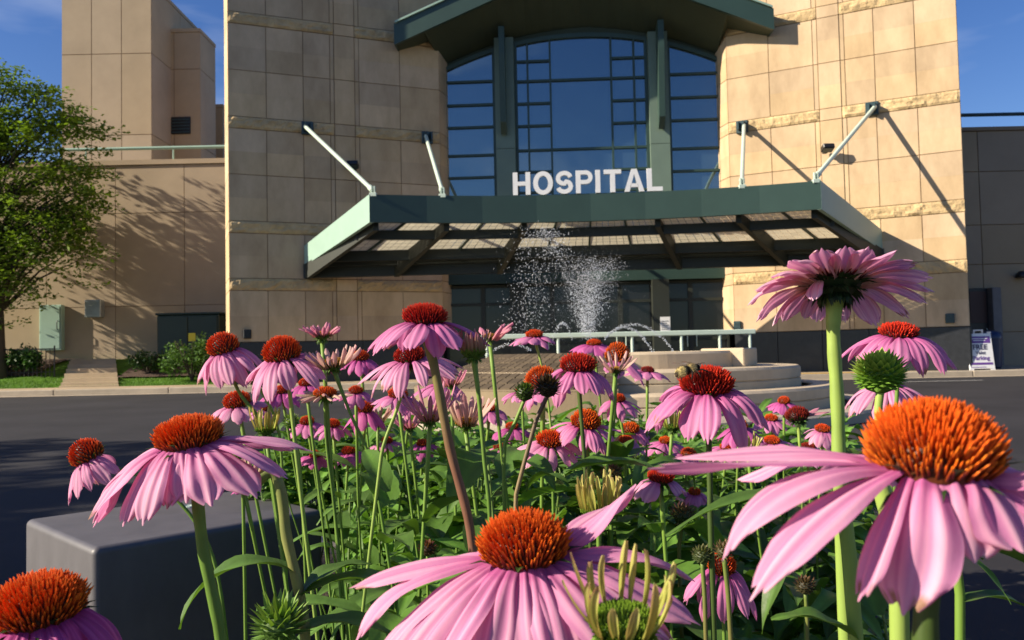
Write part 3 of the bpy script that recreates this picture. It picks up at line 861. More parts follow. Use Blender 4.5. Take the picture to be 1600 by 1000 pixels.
# ------------------------------------------------------------------ vegetation near the left wall
def leafcloud(b, c, r, n, rng, ls, col, cv=.35, flat=.5):
    for _ in range(n):
        while True:
            p = V((rng.uniform(-1, 1), rng.uniform(-1, 1), rng.uniform(-1, 1)))
            if p.length < 1: break
        p = V((p.x*r[0], p.y*r[1], p.z*r[2])) + c
        d = V((rng.gauss(0, 1), rng.gauss(0, 1), rng.gauss(0, flat))).normalized()
        s = d.cross(V((rng.gauss(0, .5), rng.gauss(0, .5), 1))).normalized()
        L = ls*rng.uniform(.6, 1.3); W = L*.30
        q = rng.uniform(1-cv, 1+cv); b.t = (col[0]*q, col[1]*q, col[2]*q*rng.uniform(.7, 1.2))
        b.add([p, p+d*L*.45+s*W, p+d*L, p+d*L*.45-s*W], [(0, 1, 2, 3)])
def tree(base, crown_c, rad, seed, label, nclump=90, per=230, leafl=.16, group=None, cat='tree'):
    rng = random.Random(seed)
    t = tag(empty('deciduous_tree', base), label, cat, group)
    b = MB()
    top = crown_c - base
    tr_pts = [V((0, 0, -.2))]
    for i in range(1, 9):
        f = i/8
        tr_pts.append(V((top.x*f*.8 + rng.uniform(-.06, .06), top.y*f*.8, (top.z+rad[2]*.5)*f)))
    b.tube(tr_pts, [.17*(1-.8*i/8)+.02 for i in range(9)], 10)
    clumps = []
    for k in range(nclump):
        while True:
            p = V((rng.uniform(-1, 1), rng.uniform(-1, 1), rng.uniform(-1, 1)))
            if .25 < p.length < 1: break
        p = V((p.x*rad[0], p.y*rad[1], p.z*rad[2])) + top
        p += V((noise.noise(p*.5)*.7, noise.noise(p*.5+V((9, 0, 0)))*.4, 0))
        clumps.append(p)
        if k % 2 == 0:
            st = tr_pts[min(8, max(2, int(8*(p.z-rad[2]*.35)/(top.z+rad[2]*.5))))]
            mid = st.lerp(p, .5) + V((0, 0, .25))
            b.tube([st, mid, p], [.045, .03, .008], 5)
    b.build('trunk', m_bark, t, smooth=True)
    b = MB()
    for p in clumps:
        s = rng.uniform(.6, 1.25); q = rng.uniform(.75, 1.25)
        # drooping sprays: elongated outward clumps
        leafcloud(b, p, (.55*s, .50*s, .36*s), int(per*s), rng, leafl, (q, q, q), .3, .5)
        o = (p - top); o.z *= .2
        if o.length > .1:
            leafcloud(b, p + o.normalized()*.6*s + V((0, 0, -.12)), (.35*s, .35*s, .14*s), int(per*.35), rng, leafl, (q, q, q), .3, .3)
    b.build('crown', m_leafT, t)
    return t
tb = at(3, 560, 25.4); tb.z = terr(tb.x, tb.y)
tree(tb, at(-28, 295, 25.6), (3.8, 1.5, 3.95), 3, 'leafy green tree at the left edge in front of the tan annex wall', nclump=440, per=86, leafl=.145)
# another street tree, out of frame to the left, whose shade falls across the road
tree(V((-16.5, 2.2, 0)), V((-16.3, 2.2, 6.2)), (4.2, 3.4, 2.3), 8, 'street tree beyond the left edge shading the asphalt', nclump=90, per=150, leafl=.22)

def shrub(px0, px1, pyt, D, seed, label, col=(1, 1, 1), n=1500, lf=.10):
    rng = random.Random(seed)
    c = at((px0+px1)/2, 560, D); wdt = (px1-px0)/F*D/2; zt = at((px0+px1)/2, pyt, D).z
    zb = terr(c.x, c.y)
    t = tag(empty('shrub', (c.x, c.y, zb)), label, 'shrub')
    h = zt - zb
    b = MB()
    for k in range(9):
        a = rng.uniform(0, 2*PI); b.tube([(0, 0, -.05), (math.cos(a)*wdt*.3, math.sin(a)*wdt*.25, h*.45), (math.cos(a)*wdt*.6, math.sin(a)*wdt*.4, h*.85)], [.02, .014, .006], 5)
    b.build('stems', m_bark, t)
    b = MB()
    for k in range(26):
        p = V((rng.uniform(-.75, .75)*wdt, rng.uniform(-.6, .6)*wdt, 0)); p.z = h*(.25 + .6*rng.random()*(1-.5*(p.x/wdt)**2))
        q = rng.uniform(.7, 1.3)
        leafcloud(b, p, (wdt*.32, wdt*.32, h*.2), n//26, rng, lf, (col[0]*q, col[1]*q, col[2]*q), .35, .8)
    b.build('foliage', m_shrub, t)
shrub(255, 345, 522, 24.6, 21, 'bright green shrub in front of the dark green cabinet', (1.5, 1.5, 1.0), 2600)
shrub(200, 262, 548, 25.4, 22, 'dark low shrub left of the bright green shrub', (.7, .8, .7), 1300)
shrub(8, 66, 538, 25.6, 23, 'spiky dark green shrub below the pale green door', (.8, .95, .8), 1500, .14)
shrub(-45, 12, 540, 25.8, 24, 'dark green shrub cut by the left edge of the picture', (.8, .95, .8), 1300, .14)
shrub(345, 385, 560, 24.3, 25, 'low dark shrub at the corner of the hospital wing', (.8, .9, .8), 700)
# transformer cabinet
p = at(296, 540, 26.6)
t = tag(empty('utility_cabinet', (p.x, p.y, terr(p.x, p.y))), 'dark green utility cabinet with a yellow sticker behind the bright shrub', 'cabinet')
zt = at(296, 492, 26.6).z - t.location.z
b = MB(); b.bbox((-1.0, -.1, .05), (1.0, 1.0, zt), .03); b.build('body', m_tf, t)
b = MB(); b.bbox((-1.04, -.14, zt+.001), (1.04, 1.04, zt+.07), .02); b.build('lid', m_tf, t)
for s in (-1, 1):
    b = MB(); b.bbox((min(s*.02, s*.93), -.13, .15), (max(s*.02, s*.93), -.102, zt-.06), .008); d_ = b.build('door', m_tf, t)
    b = MB(); b.bbox((s*.15-.03, -.16, .5), (s*.15+.03, -.132, .62), .005); b.build('handle', m_dark, d_)
b = MB(); b.box((.02, -.137, zt*.45), (.24, -.132, zt*.45+.26)); b.build('warning_sticker', m_sticker, t)
# iron railing by the steps
p0 = at(8, 552, 25.5); p1 = at(88, 552, 25.5)
t = tag(empty('iron_railing', (p0.x, 25.4, terr(p0.x, 25.4))), 'thin black iron railing beside the path in front of the green door', 'railing')
L = p1.x-p0.x
b = MB(); b.tube([(0, 0, .85), (L, 0, .85)], .02, 6); b.tube([(0, 0, .15), (L, 0, .15)], .012, 6); b.build('rail', m_dark, t)
b = MB(); x = 0
while x <= L: b.tube([(x, 0, .0), (x, 0, .85)], .010, 5); x += .13
b.build('balusters', m_dark, t)
for x in (0, L):
    b = MB(); b.tube([(x, .0, -.1), (x, 0, .95)], .025, 6); b.build('post', m_dark, t)

# ------------------------------------------------------------------ valet sandwich board and blue bin
p = at(1535, 576, 22.0); p.z = .15
t = tag(empty('sandwich_board', p), 'white A-frame board with purple bands reading FREE Valet Parking', 'sign')
Mf = Matrix.Rotation(math.radians(-9), 4, 'X'); Mb = Matrix.Translation((0, .27, 0)) @ Matrix.Rotation(math.radians(7), 4, 'X')
W2 = .34
for Mx, nm in ((Mf, 'front_board'), (Mb, 'back_board')):
    b = MB(); b.bbox((-W2, -.02, .03), (W2, .02, .98), .012, Mx)
    b.box((-W2, -.018, .0), (-W2+.12, .018, .032), Mx); b.box((W2-.12, -.018, .0), (W2, .018, .032), Mx)
    b.box((-.13, -.018, .978), (-.09, .018, 1.05), Mx); b.box((.09, -.018, .978), (.13, .018, 1.05), Mx); b.box((-.13, -.018, 1.05), (.13, .018, 1.08), Mx)
    b.box((-W2, -.018, .978), (-W2+.1, .018, 1.02), Mx); b.box((W2-.1, -.018, .978), (W2, .018, 1.02), Mx)
    bo = b.build(nm, m_white, t)
    if nm == 'front_board': fb = bo
m_pur = mat('purple_print', (.14, .055, .28), .5, .03); m_ink = mat('dark_print', (.05, .04, .09), .5, .03)
b = MB(); b.box((-.29, -.024, .72), (.29, -.0215, .90), Mf); b.build('purple_band', m_pur, fb)
b = MB(); b.box((-.29, -.024, .14), (.29, -.0215, .20), Mf); b.box((-.29, -.024, .07), (.1, -.0215, .085), Mf); b.build('purple_band', m_pur, fb)
b = MB(); b.box((-.22, -.0275, .83), (.22, -.0255, .85), Mf); b.box((-.16, -.0275, .78), (.16, -.0255, .80), Mf); b.build('band_print', m_white, fb)
RX = Matrix.Rotation(PI/2, 4, 'X')
text_mesh('lettering', 'FREE', .19, .001, m_ink, fb, Mf @ Matrix.Translation((0, -.024, .55)) @ RX, .006, 'CENTER')
text_mesh('lettering', 'Valet', .13, .001, m_ink, fb, Mf @ Matrix.Translation((0, -.024, .42)) @ RX, .002, 'CENTER')
text_mesh('lettering', 'Parking', .15, .001, m_pur, fb, Mf @ Matrix.Translation((0, -.024, .27)) @ RX, .003, 'CENTER')
p = at(1549, 574, 23.2); p.z = .15
t = tag(empty('litter_bin', p), 'dark blue bin half hidden behind the white sandwich board', 'bin')
b = MB(); b.lathe([(0, 0), (.22, 0), (.26, .05), (.29, .8), (.0, .8)], 24); b.build('bin_body', mat('dark_blue_plastic', (.01, .02, .07), .4), t, smooth=False)
b = MB(); b.lathe([(.30, .80), (.31, .86), (.26, 1.0), (.12, 1.06), (0, 1.07)], 24); b.build('lid', mat('dark_blue_lid', (.012, .025, .08), .35), t, smooth=True)

# ------------------------------------------------------------------ fountain
FC = V((1.55, 12.0, 0))
t = tag(empty('fountain', FC), 'round tiered tan stone fountain on a low kerbed island in the drive', 'fountain')
def ring(name, r0, r1, z0, z1, m, bev=.03, joints=0, tint=1, grooves=()):
    b = MB(); b.t = (tint, tint, tint)
    pr = [(r0, z1-.02), (r0+.02, z1), (r1-bev, z1), (r1, z1-bev)]
    for g in grooves: pr += [(r1, g+.012), (r1-.02, g), (r1, g-.012)]
    pr += [(r1, z0)]
    b.lathe(pr, 96)
    return b.build(name, m, t, smooth=False)
ring('kerb_ring', 3.1, 3.58, 0.0, .13, m_kerb, .03)
b = MB(); b.lathe([(2.8, .09), (3.12, .09)], 72); b.build('gravel_strip', m_mulch, t)
ring('lower_basin', 2.58, 2.88, .05, .37, m_ftn, .03, grooves=(.22,))
b = MB(); b.lathe([(0, .29), (2.62, .29)], 72); b.build('basin_water', m_pool, t)
ring('middle_tier', 0.0, 2.45, .28, .62, m_ftn, .03, grooves=(.46,))
ring('upper_basin', 1.5, 1.80, .60, .83, m_ftn, .03)
b = MB(); b.lathe([(0, .74), (1.55, .74)], 72); b.build('basin_water', m_pool, t)
# blocks on the tier, and tiled cascade
b = MB(); Mz = Matrix.Rotation(math.radians(-38), 4, 'Z'); b.bbox((1.35, -.22, .615), (1.95, .22, .86), .015, Mz); b.bbox((1.0, -.2, .62), (1.36, .2, .8), .01, Matrix.Rotation(math.radians(-70), 4, 'Z')); b.build('stone_block', m_ftn, t)
b = MB()
for i in range(36):
    for j in range(7):
        a0 = math.radians(150 + 112*i/36); a1 = math.radians(150 + 112*(i+1)/36 - .38)
        s0, s1 = j/7, (j+1)/7 - .03
        q = rng.uniform(.13, .22); b.t = (q, q*.93, q*.85)
        P = lambda a, s: V(((1.82+1.12*s)*math.cos(a), (1.82+1.12*s)*math.sin(a), .82-.40*s + .02))
        Q = lambda a, s: P(a, s) - V((0, 0, .02))
        b.hexa([Q(a0, s0), Q(a1, s0), Q(a1, s1), Q(a0, s1)], [P(a0, s0), P(a1, s0), P(a1, s1), P(a0, s1)])
b.t = (.42, .40, .36)
for i in range(36):
    a0 = math.radians(150 + 112*i/36); a1 = math.radians(150 + 112*(i+1)/36)
    b.add([V((1.79*math.cos(a0), 1.79*math.sin(a0), .82)), V((1.79*math.cos(a1), 1.79*math.sin(a1), .82)), V((2.96*math.cos(a1), 2.96*math.sin(a1), .415)), V((2.96*math.cos(a0), 2.96*math.sin(a0), .415))], [(0, 1, 2, 3)])
    b.add([V((2.955*math.cos(a0), 2.955*math.sin(a0), .10)), V((2.955*math.cos(a1), 2.955*math.sin(a1), .10)), V((2.955*math.cos(a1), 2.955*math.sin(a1), .42)), V((2.955*math.cos(a0), 2.955*math.sin(a0), .42))], [(0, 1, 2, 3)])
b.build('tiled_cascade', m_ftn, t)
# railing behind
p0 = at(752, 527, 15.2); p1 = at(1180, 517, 15.2)
t = tag(empty('handrail', (p0.x, 15.2, 0)), 'pale green metal handrail standing behind the stone fountain', 'railing')
L = p1.x - p0.x; zh = (p0.z+p1.z)/2
b = MB(); b.bbox((0, -.04, zh-.05), (L, .04, zh+.04), .012); b.build('rail', m_strut, t)
b = MB(); b.tube([(.05, 0, .35), (L-.05, 0, .35)], .02, 6); b.build('lower_rail', m_pale, t)
for x in (.1, L*.28, L*.55, L*.73, L*.87, L-.1):
    b = MB(); b.tube([(x, 0, 0), (x, 0, zh-.05)], .028, 8); b.build('post', m_strut, t)
# water
def drop(b, p, r, st=1.0):
    b.add([(p.x+r, p.y, p.z), (p.x, p.y+r, p.z), (p.x-r, p.y, p.z), (p.x, p.y-r, p.z), (p.x, p.y, p.z+r*st), (p.x, p.y, p.z-r*st)],
          [(0,1,4),(1,2,4),(2,3,4),(3,0,4),(1,0,5),(2,1,5),(3,2,5),(0,3,5)])
rw = random.Random(77)
b = MB()
# main jet: dense rising and falling column, spread towards its top
for k in range(4200):
    f = rw.random()**.8
    px = 918 + rw.gauss(0, 1)*(7 + 15*f) + 12*f*f
    py = 525 - 120*f + rw.gauss(0, 5)
    drop(b, at(px, py, 12 + rw.gauss(0, .10)), rw.uniform(.0018, .0052)*(1.2-.35*f), rw.uniform(1, 2.4))
for k in range(900):      # tall arc swinging to the left
    f = rw.random()
    a = f*PI*.62
    px = 905 - 62*math.sin(a)*1.0 + rw.gauss(0, 5+10*f); px = 915 - 75*f + rw.gauss(0, 4+13*f)
    py = 520 - 155*math.sin(min(PI/2, f*1.75)) + rw.gauss(0, 7)
    drop(b, at(px, py, 12 + rw.gauss(0, .12)), rw.uniform(.002, .0065), rw.uniform(1, 1.8))
for k in range(900):      # falling curtain on the left
    f = rw.random()
    px = 838 + rw.gauss(0, 22) - 16*f; py = 372 + 155*f + rw.gauss(0, 6)
    drop(b, at(px, py, 12 + rw.gauss(0, .2)), rw.uniform(.002, .0065), rw.uniform(1, 2))
for k in range(5000):
    px = 905 + rw.gauss(0, 40); py = 462 + rw.gauss(0, 40)
    drop(b, at(px, py, 12 + rw.gauss(0, .3)), rw.uniform(.0008, .0019), 1.2)
def small_arc(x0, x1, yb0, yb1, h, n):
    for k in range(n):
        f = rw.random(); px = x0+(x1-x0)*f; py = yb0+(yb1-yb0)*f - h*4*f*(1-f)
        drop(b, at(px+rw.gauss(0, 1.2), py+rw.gauss(0, 1.2), 11.9), rw.uniform(.004, .008), 1.3)
small_arc(862, 895, 538, 532, 30, 120); small_arc(945, 1020, 530, 550, 28, 240); small_arc(945, 1055, 528, 552, 32, 240); small_arc(760, 830, 556, 548, 14, 140)

tag(b.build('fountain_water', m_water), 'sparkling spray and falling drops of the fountain jet', 'water', kind='stuff')

# ------------------------------------------------------------------ grey box at the bed's edge
cz_ = .45
a = V((-.911, 1.806, 0)); c = V((-.507, 2.21, 0)); u = V((math.cos(math.radians(45)), math.sin(math.radians(45)), 0)); n = V((-u.y, u.x, 0))
Lb = (c-a).length
Mbx = Matrix(((u.x, n.x, 0, a.x), (u.y, n.y, 0, a.y), (0, 0, 1, 0), (0, 0, 0, 1)))
t = tag(empty('grey_bollard_box', M=Mbx), 'plain dark grey square box with worn top beside the flower bed', 'box')
bm_ = MB()
def rbox(b, x0, y0, z0, x1, y1, z1, r, seg=4):
    # rounded vertical edges and rounded top rim
    def ringpts(ins, z):
        pts = []
        rr_ = max(.001, r - ins)
        for (cx, cy, a0) in ((x1-r, y1-r, 0), (x0+r, y1-r, 90), (x0+r, y0+r, 180), (x1-r, y0+r, 270)):
            for k in range(seg+1):
                an = math.radians(a0 + 90*k/seg); pts.append((cx+rr_*math.cos(an), cy+rr_*math.sin(an), z))
        return pts
    rings = [ringpts(0, z0), ringpts(0, z1-r)] + [ringpts(r*(1-math.cos(PI/2*k/5)), z1-r+r*math.sin(PI/2*k/5)) for k in range(1, 6)]
    n_ = len(rings[0]); vs = [p for rg in rings for p in rg]; fs = []
    for i in range(len(rings)-1):
        for k in range(n_): fs.append((i*n_+k, i*n_+(k+1) % n_, (i+1)*n_+(k+1) % n_, (i+1)*n_+k))
    fs.append(tuple((len(rings)-1)*n_+k for k in range(n_)))
    b.add(vs, fs)
rbox(bm_, 0, 0, -.05, Lb, .50, cz_, .016)
o = bm_.build('shell', m_box, t, smooth=True)
bm_ = MB(); bm_.bbox((-.02, -.02, -.02), (Lb+.02, .52, .03), .01); bm_.build('plinth', m_kerb, t)
bm_ = MB(); bm_.lathe([(0, .0), (.012, 0), (.016, .003), (.018, .0)], 14, c=(Lb*.62, .33, cz_+.0005)); bm_.build('lid_screw', m_strut, t)

# ------------------------------------------------------------------ flower bed ground
b = MB(); vs = []; fs = []
BED = lambda y: (-0.62 - .10*y, 0.62 + .28*y)
n1, n2 = 40, 50
for j in range(n2+1):
    y = -.9 + 4.3*j/n2
    xa, xb = -0.95, .86
    for i in range(n1+1):
        x = xa+(xb-xa)*i/n1
        e = min(i, n1-i, j, n2-j)
        z = .05 + min(.05, .02*e) + .018*noise.noise(V((x*6, y*6, 0)))
        vs.append((x, y, z))
for j in range(n2):
    for i in range(n1):
        a = j*(n1+1)+i; fs.append((a, a+1, a+n1+2, a+n1+1))
b.add(vs, fs)
tag(b.build('flower_bed_soil', m_soil, smooth=True), kind='structure')
b = MB()
for (x0, y0, x1, y1) in ((-1.1, -1.05, -.95, 1.6), (.86, -1.05, 1.0, 3.55), (-.945, 3.4, .855, 3.55), (-.945, -1.05, .855, -.9), (-1.1, 2.75, -.95, 3.55)):
    b.bbox((x0, y0, -.05), (x1, y1, .10), .015)
tag(b.build('bed_kerb', m_kerb), kind='structure')

# ------------------------------------------------------------------ plant parts
def petal_geo(L, W, a0, a1, rng, nl=11, nw=8, twist=0.0, cup=0.12, side=0.0, power=1.0, base=(.62,.18,.42), mid=(.70,.28,.54), tip=(.68,.26,.50), notch=1.0, curl=0.0, taper=.42):
    vs = []; cs = []
    p = V((0, 0, 0)); dl = L/nl
    ph = rng.uniform(0, 6); wav = rng.uniform(.5, 1.5)
    brown = rng.random() < .22
    offs = [notch*(.035*math.cos(u*PI*2.6 + rng.uniform(-.4, .4)) - .10*u*u) + rng.uniform(-.008, .008) for u in [(-1+2*k/nw) for k in range(nw+1)]]
    tints = [rng.uniform(.80, 1.08) for _ in range(nw+1)]
    for i in range(nl+1):
        t = i/nl
        ang = a0 + (a1-a0)*(t**power)
        if t > .8: ang += curl*(t-.8)/.2
        tx, tz = math.cos(ang), math.sin(ang)
        if i > 0: p = p + V((tx, 0, tz))*dl
        q = V((p.x, side*t*t*L, p.z))
        s = min(1, t/.55)
        w_ = W*(taper + (1-taper)*(s*s*(3-2*s)))
        if t > .70: w_ *= math.sqrt(max(0.0, 1-((t-.70)/.30)**2*.80))
        nrm = V((-tz, 0, tx)); lat = V((0, 1, 0))
        tw = twist*t
        l2 = lat*math.cos(tw) + nrm*math.sin(tw); n2_ = nrm*math.cos(tw) - lat*math.sin(tw)
        for k in range(nw+1):
            u = -1+2*k/nw
            g = W*(.034*math.cos(u*PI*3)*min(1, t*3)*(1-.3*t) - cup*(u*u)*(1-.4*t)) + W*.05*math.sin(t*7*wav+ph+u*1.5)*abs(u)
            ext = offs[k]*L*max(0, (t-.6)/.4)**1.5
            vs.append(q + l2*(u*w_/2) + n2_*g + V((tx, 0, tz))*ext)
            c = lerp(base, mid, min(1, t*2.2)) if t < .6 else lerp(mid, tip, (t-.6)/.4)
            gv = tints[k]*(1 - .13*(.5-.5*math.cos(u*PI*3)))
            if t < .12: gv *= .85
            if brown and t > .9 and tints[k] > .95: cs.append((.40, .22, .14)); continue
            cs.append((c[0]*gv, c[1]*gv*gv, c[2]*gv))
    fs = [(i*(nw+1)+k, i*(nw+1)+k+1, (i+1)*(nw+1)+k+1, (i+1)*(nw+1)+k) for i in range(nl) for k in range(nw)]
    return vs, fs, cs

CONE_PAL = {
 'orange': [(.10,.022,.004), (.72,.075,.008), (.95,.17,.010)],
 'fire':   [(.09,.018,.004), (.68,.055,.008), (.92,.11,.010)],
 'red':    [(.07,.008,.006), (.45,.018,.010), (.75,.045,.012)],
 'dark':   [(.03,.006,.006), (.20,.014,.010), (.38,.03,.012)],
 'green':  [(.03,.08,.008), (.12,.24,.02), (.25,.40,.03)],
 'mixed':  [(.04,.05,.006), (.25,.22,.02), (.75,.28,.03)],
}
def cone_geo(b, rc, hc, n, pal, rng, spike=.30, low=None):
    base, mid, tip = CONE_PAL[pal]
    # core dome
    b.t = base
    prof = []
    for i in range(9):
        a = math.radians(105 - 105*i/8); prof.append((rc*.86*max(0.0, math.sin(a)), hc*.84*math.cos(a)))
    b.lathe(prof, 20)
    sp = rc*math.sqrt(2*PI/n)
    for k in range(n):
        cz_ = 1-(k+.5)/n*1.22
        sn = math.sqrt(max(0, 1-cz_*cz_)); th_ = k*2.399963 + rng.uniform(-.03, .03)
        pn = V((sn*math.cos(th_), sn*math.sin(th_), cz_))
        pos = V((pn.x*rc*.84, pn.y*rc*.84, pn.z*hc*.82))
        nr = V((pn.x/rc, pn.y/rc, pn.z/hc)).normalized()
        d = (nr*.72 + V((0, 0, .80)) + V((rng.uniform(-.16, .16), rng.uniform(-.16, .16), 0))).normalized()
        out = max(0, 1-cz_)
        L = rc*spike*(.70 + .50*min(1, out*1.2))*rng.uniform(.75, 1.15)
        if cz_ < -.02: L *= .8
        w_ = sp*(.27 + .05*rng.random())
        s = d.orthogonal().normalized(); t_ = d.cross(s)
        hi = min(1, max(0, (cz_+.1)/.7))
        mc = lerp(lerp(base, mid, .35+.65*hi), tip, .35*hi + rng.uniform(0, .12)); tc_ = lerp(mid, tip, .55+.45*rng.random()) if cz_ > .15 or pal not in ('orange', 'fire') else lerp(tip, (1.0, .30, .02), rng.random()*.7)
        q = rng.uniform(.82, 1.1)
        bc = lerp(base, mid, .04+.40*hi)
        vs = []; cs = []
        for (f, ww, col) in ((0, 1.0, bc), (.45, .95, mc), (.85, .62, tc_)):
            for m_ in range(4):
                an = m_*PI/2
                vs.append(pos + d*L*f + (s*math.cos(an)+t_*math.sin(an))*w_*ww); cs.append(tuple(c*q for c in col))
        vs.append(pos+d*L); cs.append(tuple(min(1, c*q*1.05) for c in tc_))
        fs = [(r*4+m_, r*4+(m_+1) % 4, r*4+4+(m_+1) % 4, r*4+4+m_) for r in range(2) for m_ in range(4)] + [(8+m_, 8+(m_+1) % 4, 12) for m_ in range(4)]
        b.add(vs, fs, cs)

def bracts_geo(b, rc, rng, n=34, dark=(.035,.075,.015), Lf=.55, spread=(25, -45), zoff=0.0, tipc=None, wid=.20):
    """green bracts under the head in rows"""
    b.t = dark
    b.lathe([(rc*.18, -rc*.62+zoff), (rc*.45, -rc*.45+zoff), (rc*.85, -rc*.12+zoff), (rc*.7, zoff), (0, zoff+.02*rc)], 16)
    for k in range(n):
        row = k % 3
        an = k*2.399963; f = row/2
        a = math.radians(spread[0] + (spread[1]-spread[0])*f + rng.uniform(-12, 12))
        r0 = rc*(.82-.38*f); z0 = -rc*(.08+.34*f)+zoff
        L = rc*Lf*rng.uniform(.8, 1.25); W = rc*wid
        o = V((math.cos(an), math.sin(an), 0)); s = V((-o.y, o.x, 0))
        q = rng.uniform(.7, 1.4)
        p0 = o*r0 + V((0, 0, z0)); d = o*math.cos(a) + V((0, 0, math.sin(a)))
        nr = -o*math.sin(a) + V((0, 0, math.cos(a)))
        p1 = p0 + d*L*.5 + nr*L*.05; p2 = p0 + d*L - nr*L*.12
        tcol = tipc or tuple(c*1.5 for c in dark)
        b.add([p0 - s*W*.5, p0 + s*W*.5, p1 + s*W*.42, p1 - nr*W*.12, p1 - s*W*.42, p2, p0-nr*W*.15],
              [(0, 6, 3, 4), (6, 1, 2, 3), (4, 3, 5), (3, 2, 5)], [tuple(c*q for c in dark)]*5 + [tuple(c*q for c in tcol)] + [tuple(c*q for c in dark)])

def leaf_geo(L, W, a0, a1, rng, fold=.25, nl=9, col=(.10,.195,.035), side=0.0, twist=0.0):
    vs = []; cs = []
    p = V((0, 0, 0)); dl = L/nl; ph = rng.uniform(0, 6)
    q = rng.uniform(.75, 1.25)
    for i in range(nl+1):
        t = i/nl; ang = a0+(a1-a0)*t
        tx, tz = math.cos(ang), math.sin(ang)
        if i: p = p+V((tx, 0, tz))*dl
        w_ = W*max(.03, math.sin(PI*min(1, t*.93+.05)**.75))
        nrm = V((-tz, 0, tx)); lat = V((0, 1, 0)); tw = twist*t
        l2 = lat*math.cos(tw)+nrm*math.sin(tw); n_ = nrm*math.cos(tw)-lat*math.sin(tw)
        for k, u in enumerate((-1, -.5, 0, .5, 1)):
            g = abs(u)*fold*w_*.5 + .05*W*math.sin(t*14+ph+u*2)*abs(u)
            vs.append(V((p.x, side*t*t*L, p.z)) + l2*(u*w_/2) + n_*g)
            m_ = q*(1.35 if u == 0 else (.92 if abs(u) == .5 else 1.0))
            cs.append((col[0]*m_, col[1]*m_, col[2]*m_))
    fs = [(i*5+k, i*5+k+1, (i+1)*5+k+1, (i+1)*5+k) for i in range(nl) for k in range(4)]
    return vs, fs, cs

PAL = {
 'pink':   dict(base=(.66,.12,.36), mid=(.81,.31,.53), tip=(.82,.34,.54)),
 'pale':   dict(base=(.72,.19,.42), mid=(.89,.45,.61), tip=(.91,.49,.62)),
 'deep':   dict(base=(.55,.08,.30), mid=(.70,.17,.44), tip=(.70,.19,.44)),
 'shinethrough':  dict(base=(.80,.60,.30), mid=(.88,.48,.56), tip=(.92,.60,.70)),  # lightened to stand in for light shining through the shaded underside
 'cream':  dict(base=(.62,.52,.20), mid=(.78,.60,.42), tip=(.80,.58,.46)),
 'rose':   dict(base=(.62,.32,.20), mid=(.74,.34,.38), tip=(.76,.36,.44)),
 'lime':   dict(base=(.30,.38,.05), mid=(.55,.62,.12), tip=(.72,.74,.22)),
 'greenpink': dict(base=(.30,.36,.08), mid=(.55,.40,.22), tip=(.72,.36,.34)),
}
SC = {'green': ((.20,.33,.05), (.13,.24,.035)), 'light': ((.36,.48,.10), (.28,.40,.08)), 'dark': ((.07,.12,.02), (.06,.10,.02)),
      'redbrown': ((.15,.22,.04), (.22,.10,.06)), 'tan': ((.09,.05,.04), (.42,.32,.14)), 'olive': ((.20,.26,.06), (.26,.26,.08))}
G1 = 'purple coneflowers blooming in the bed'
G2 = 'young coneflower heads still opening'
G3 = 'green buds and seed heads among the coneflowers'

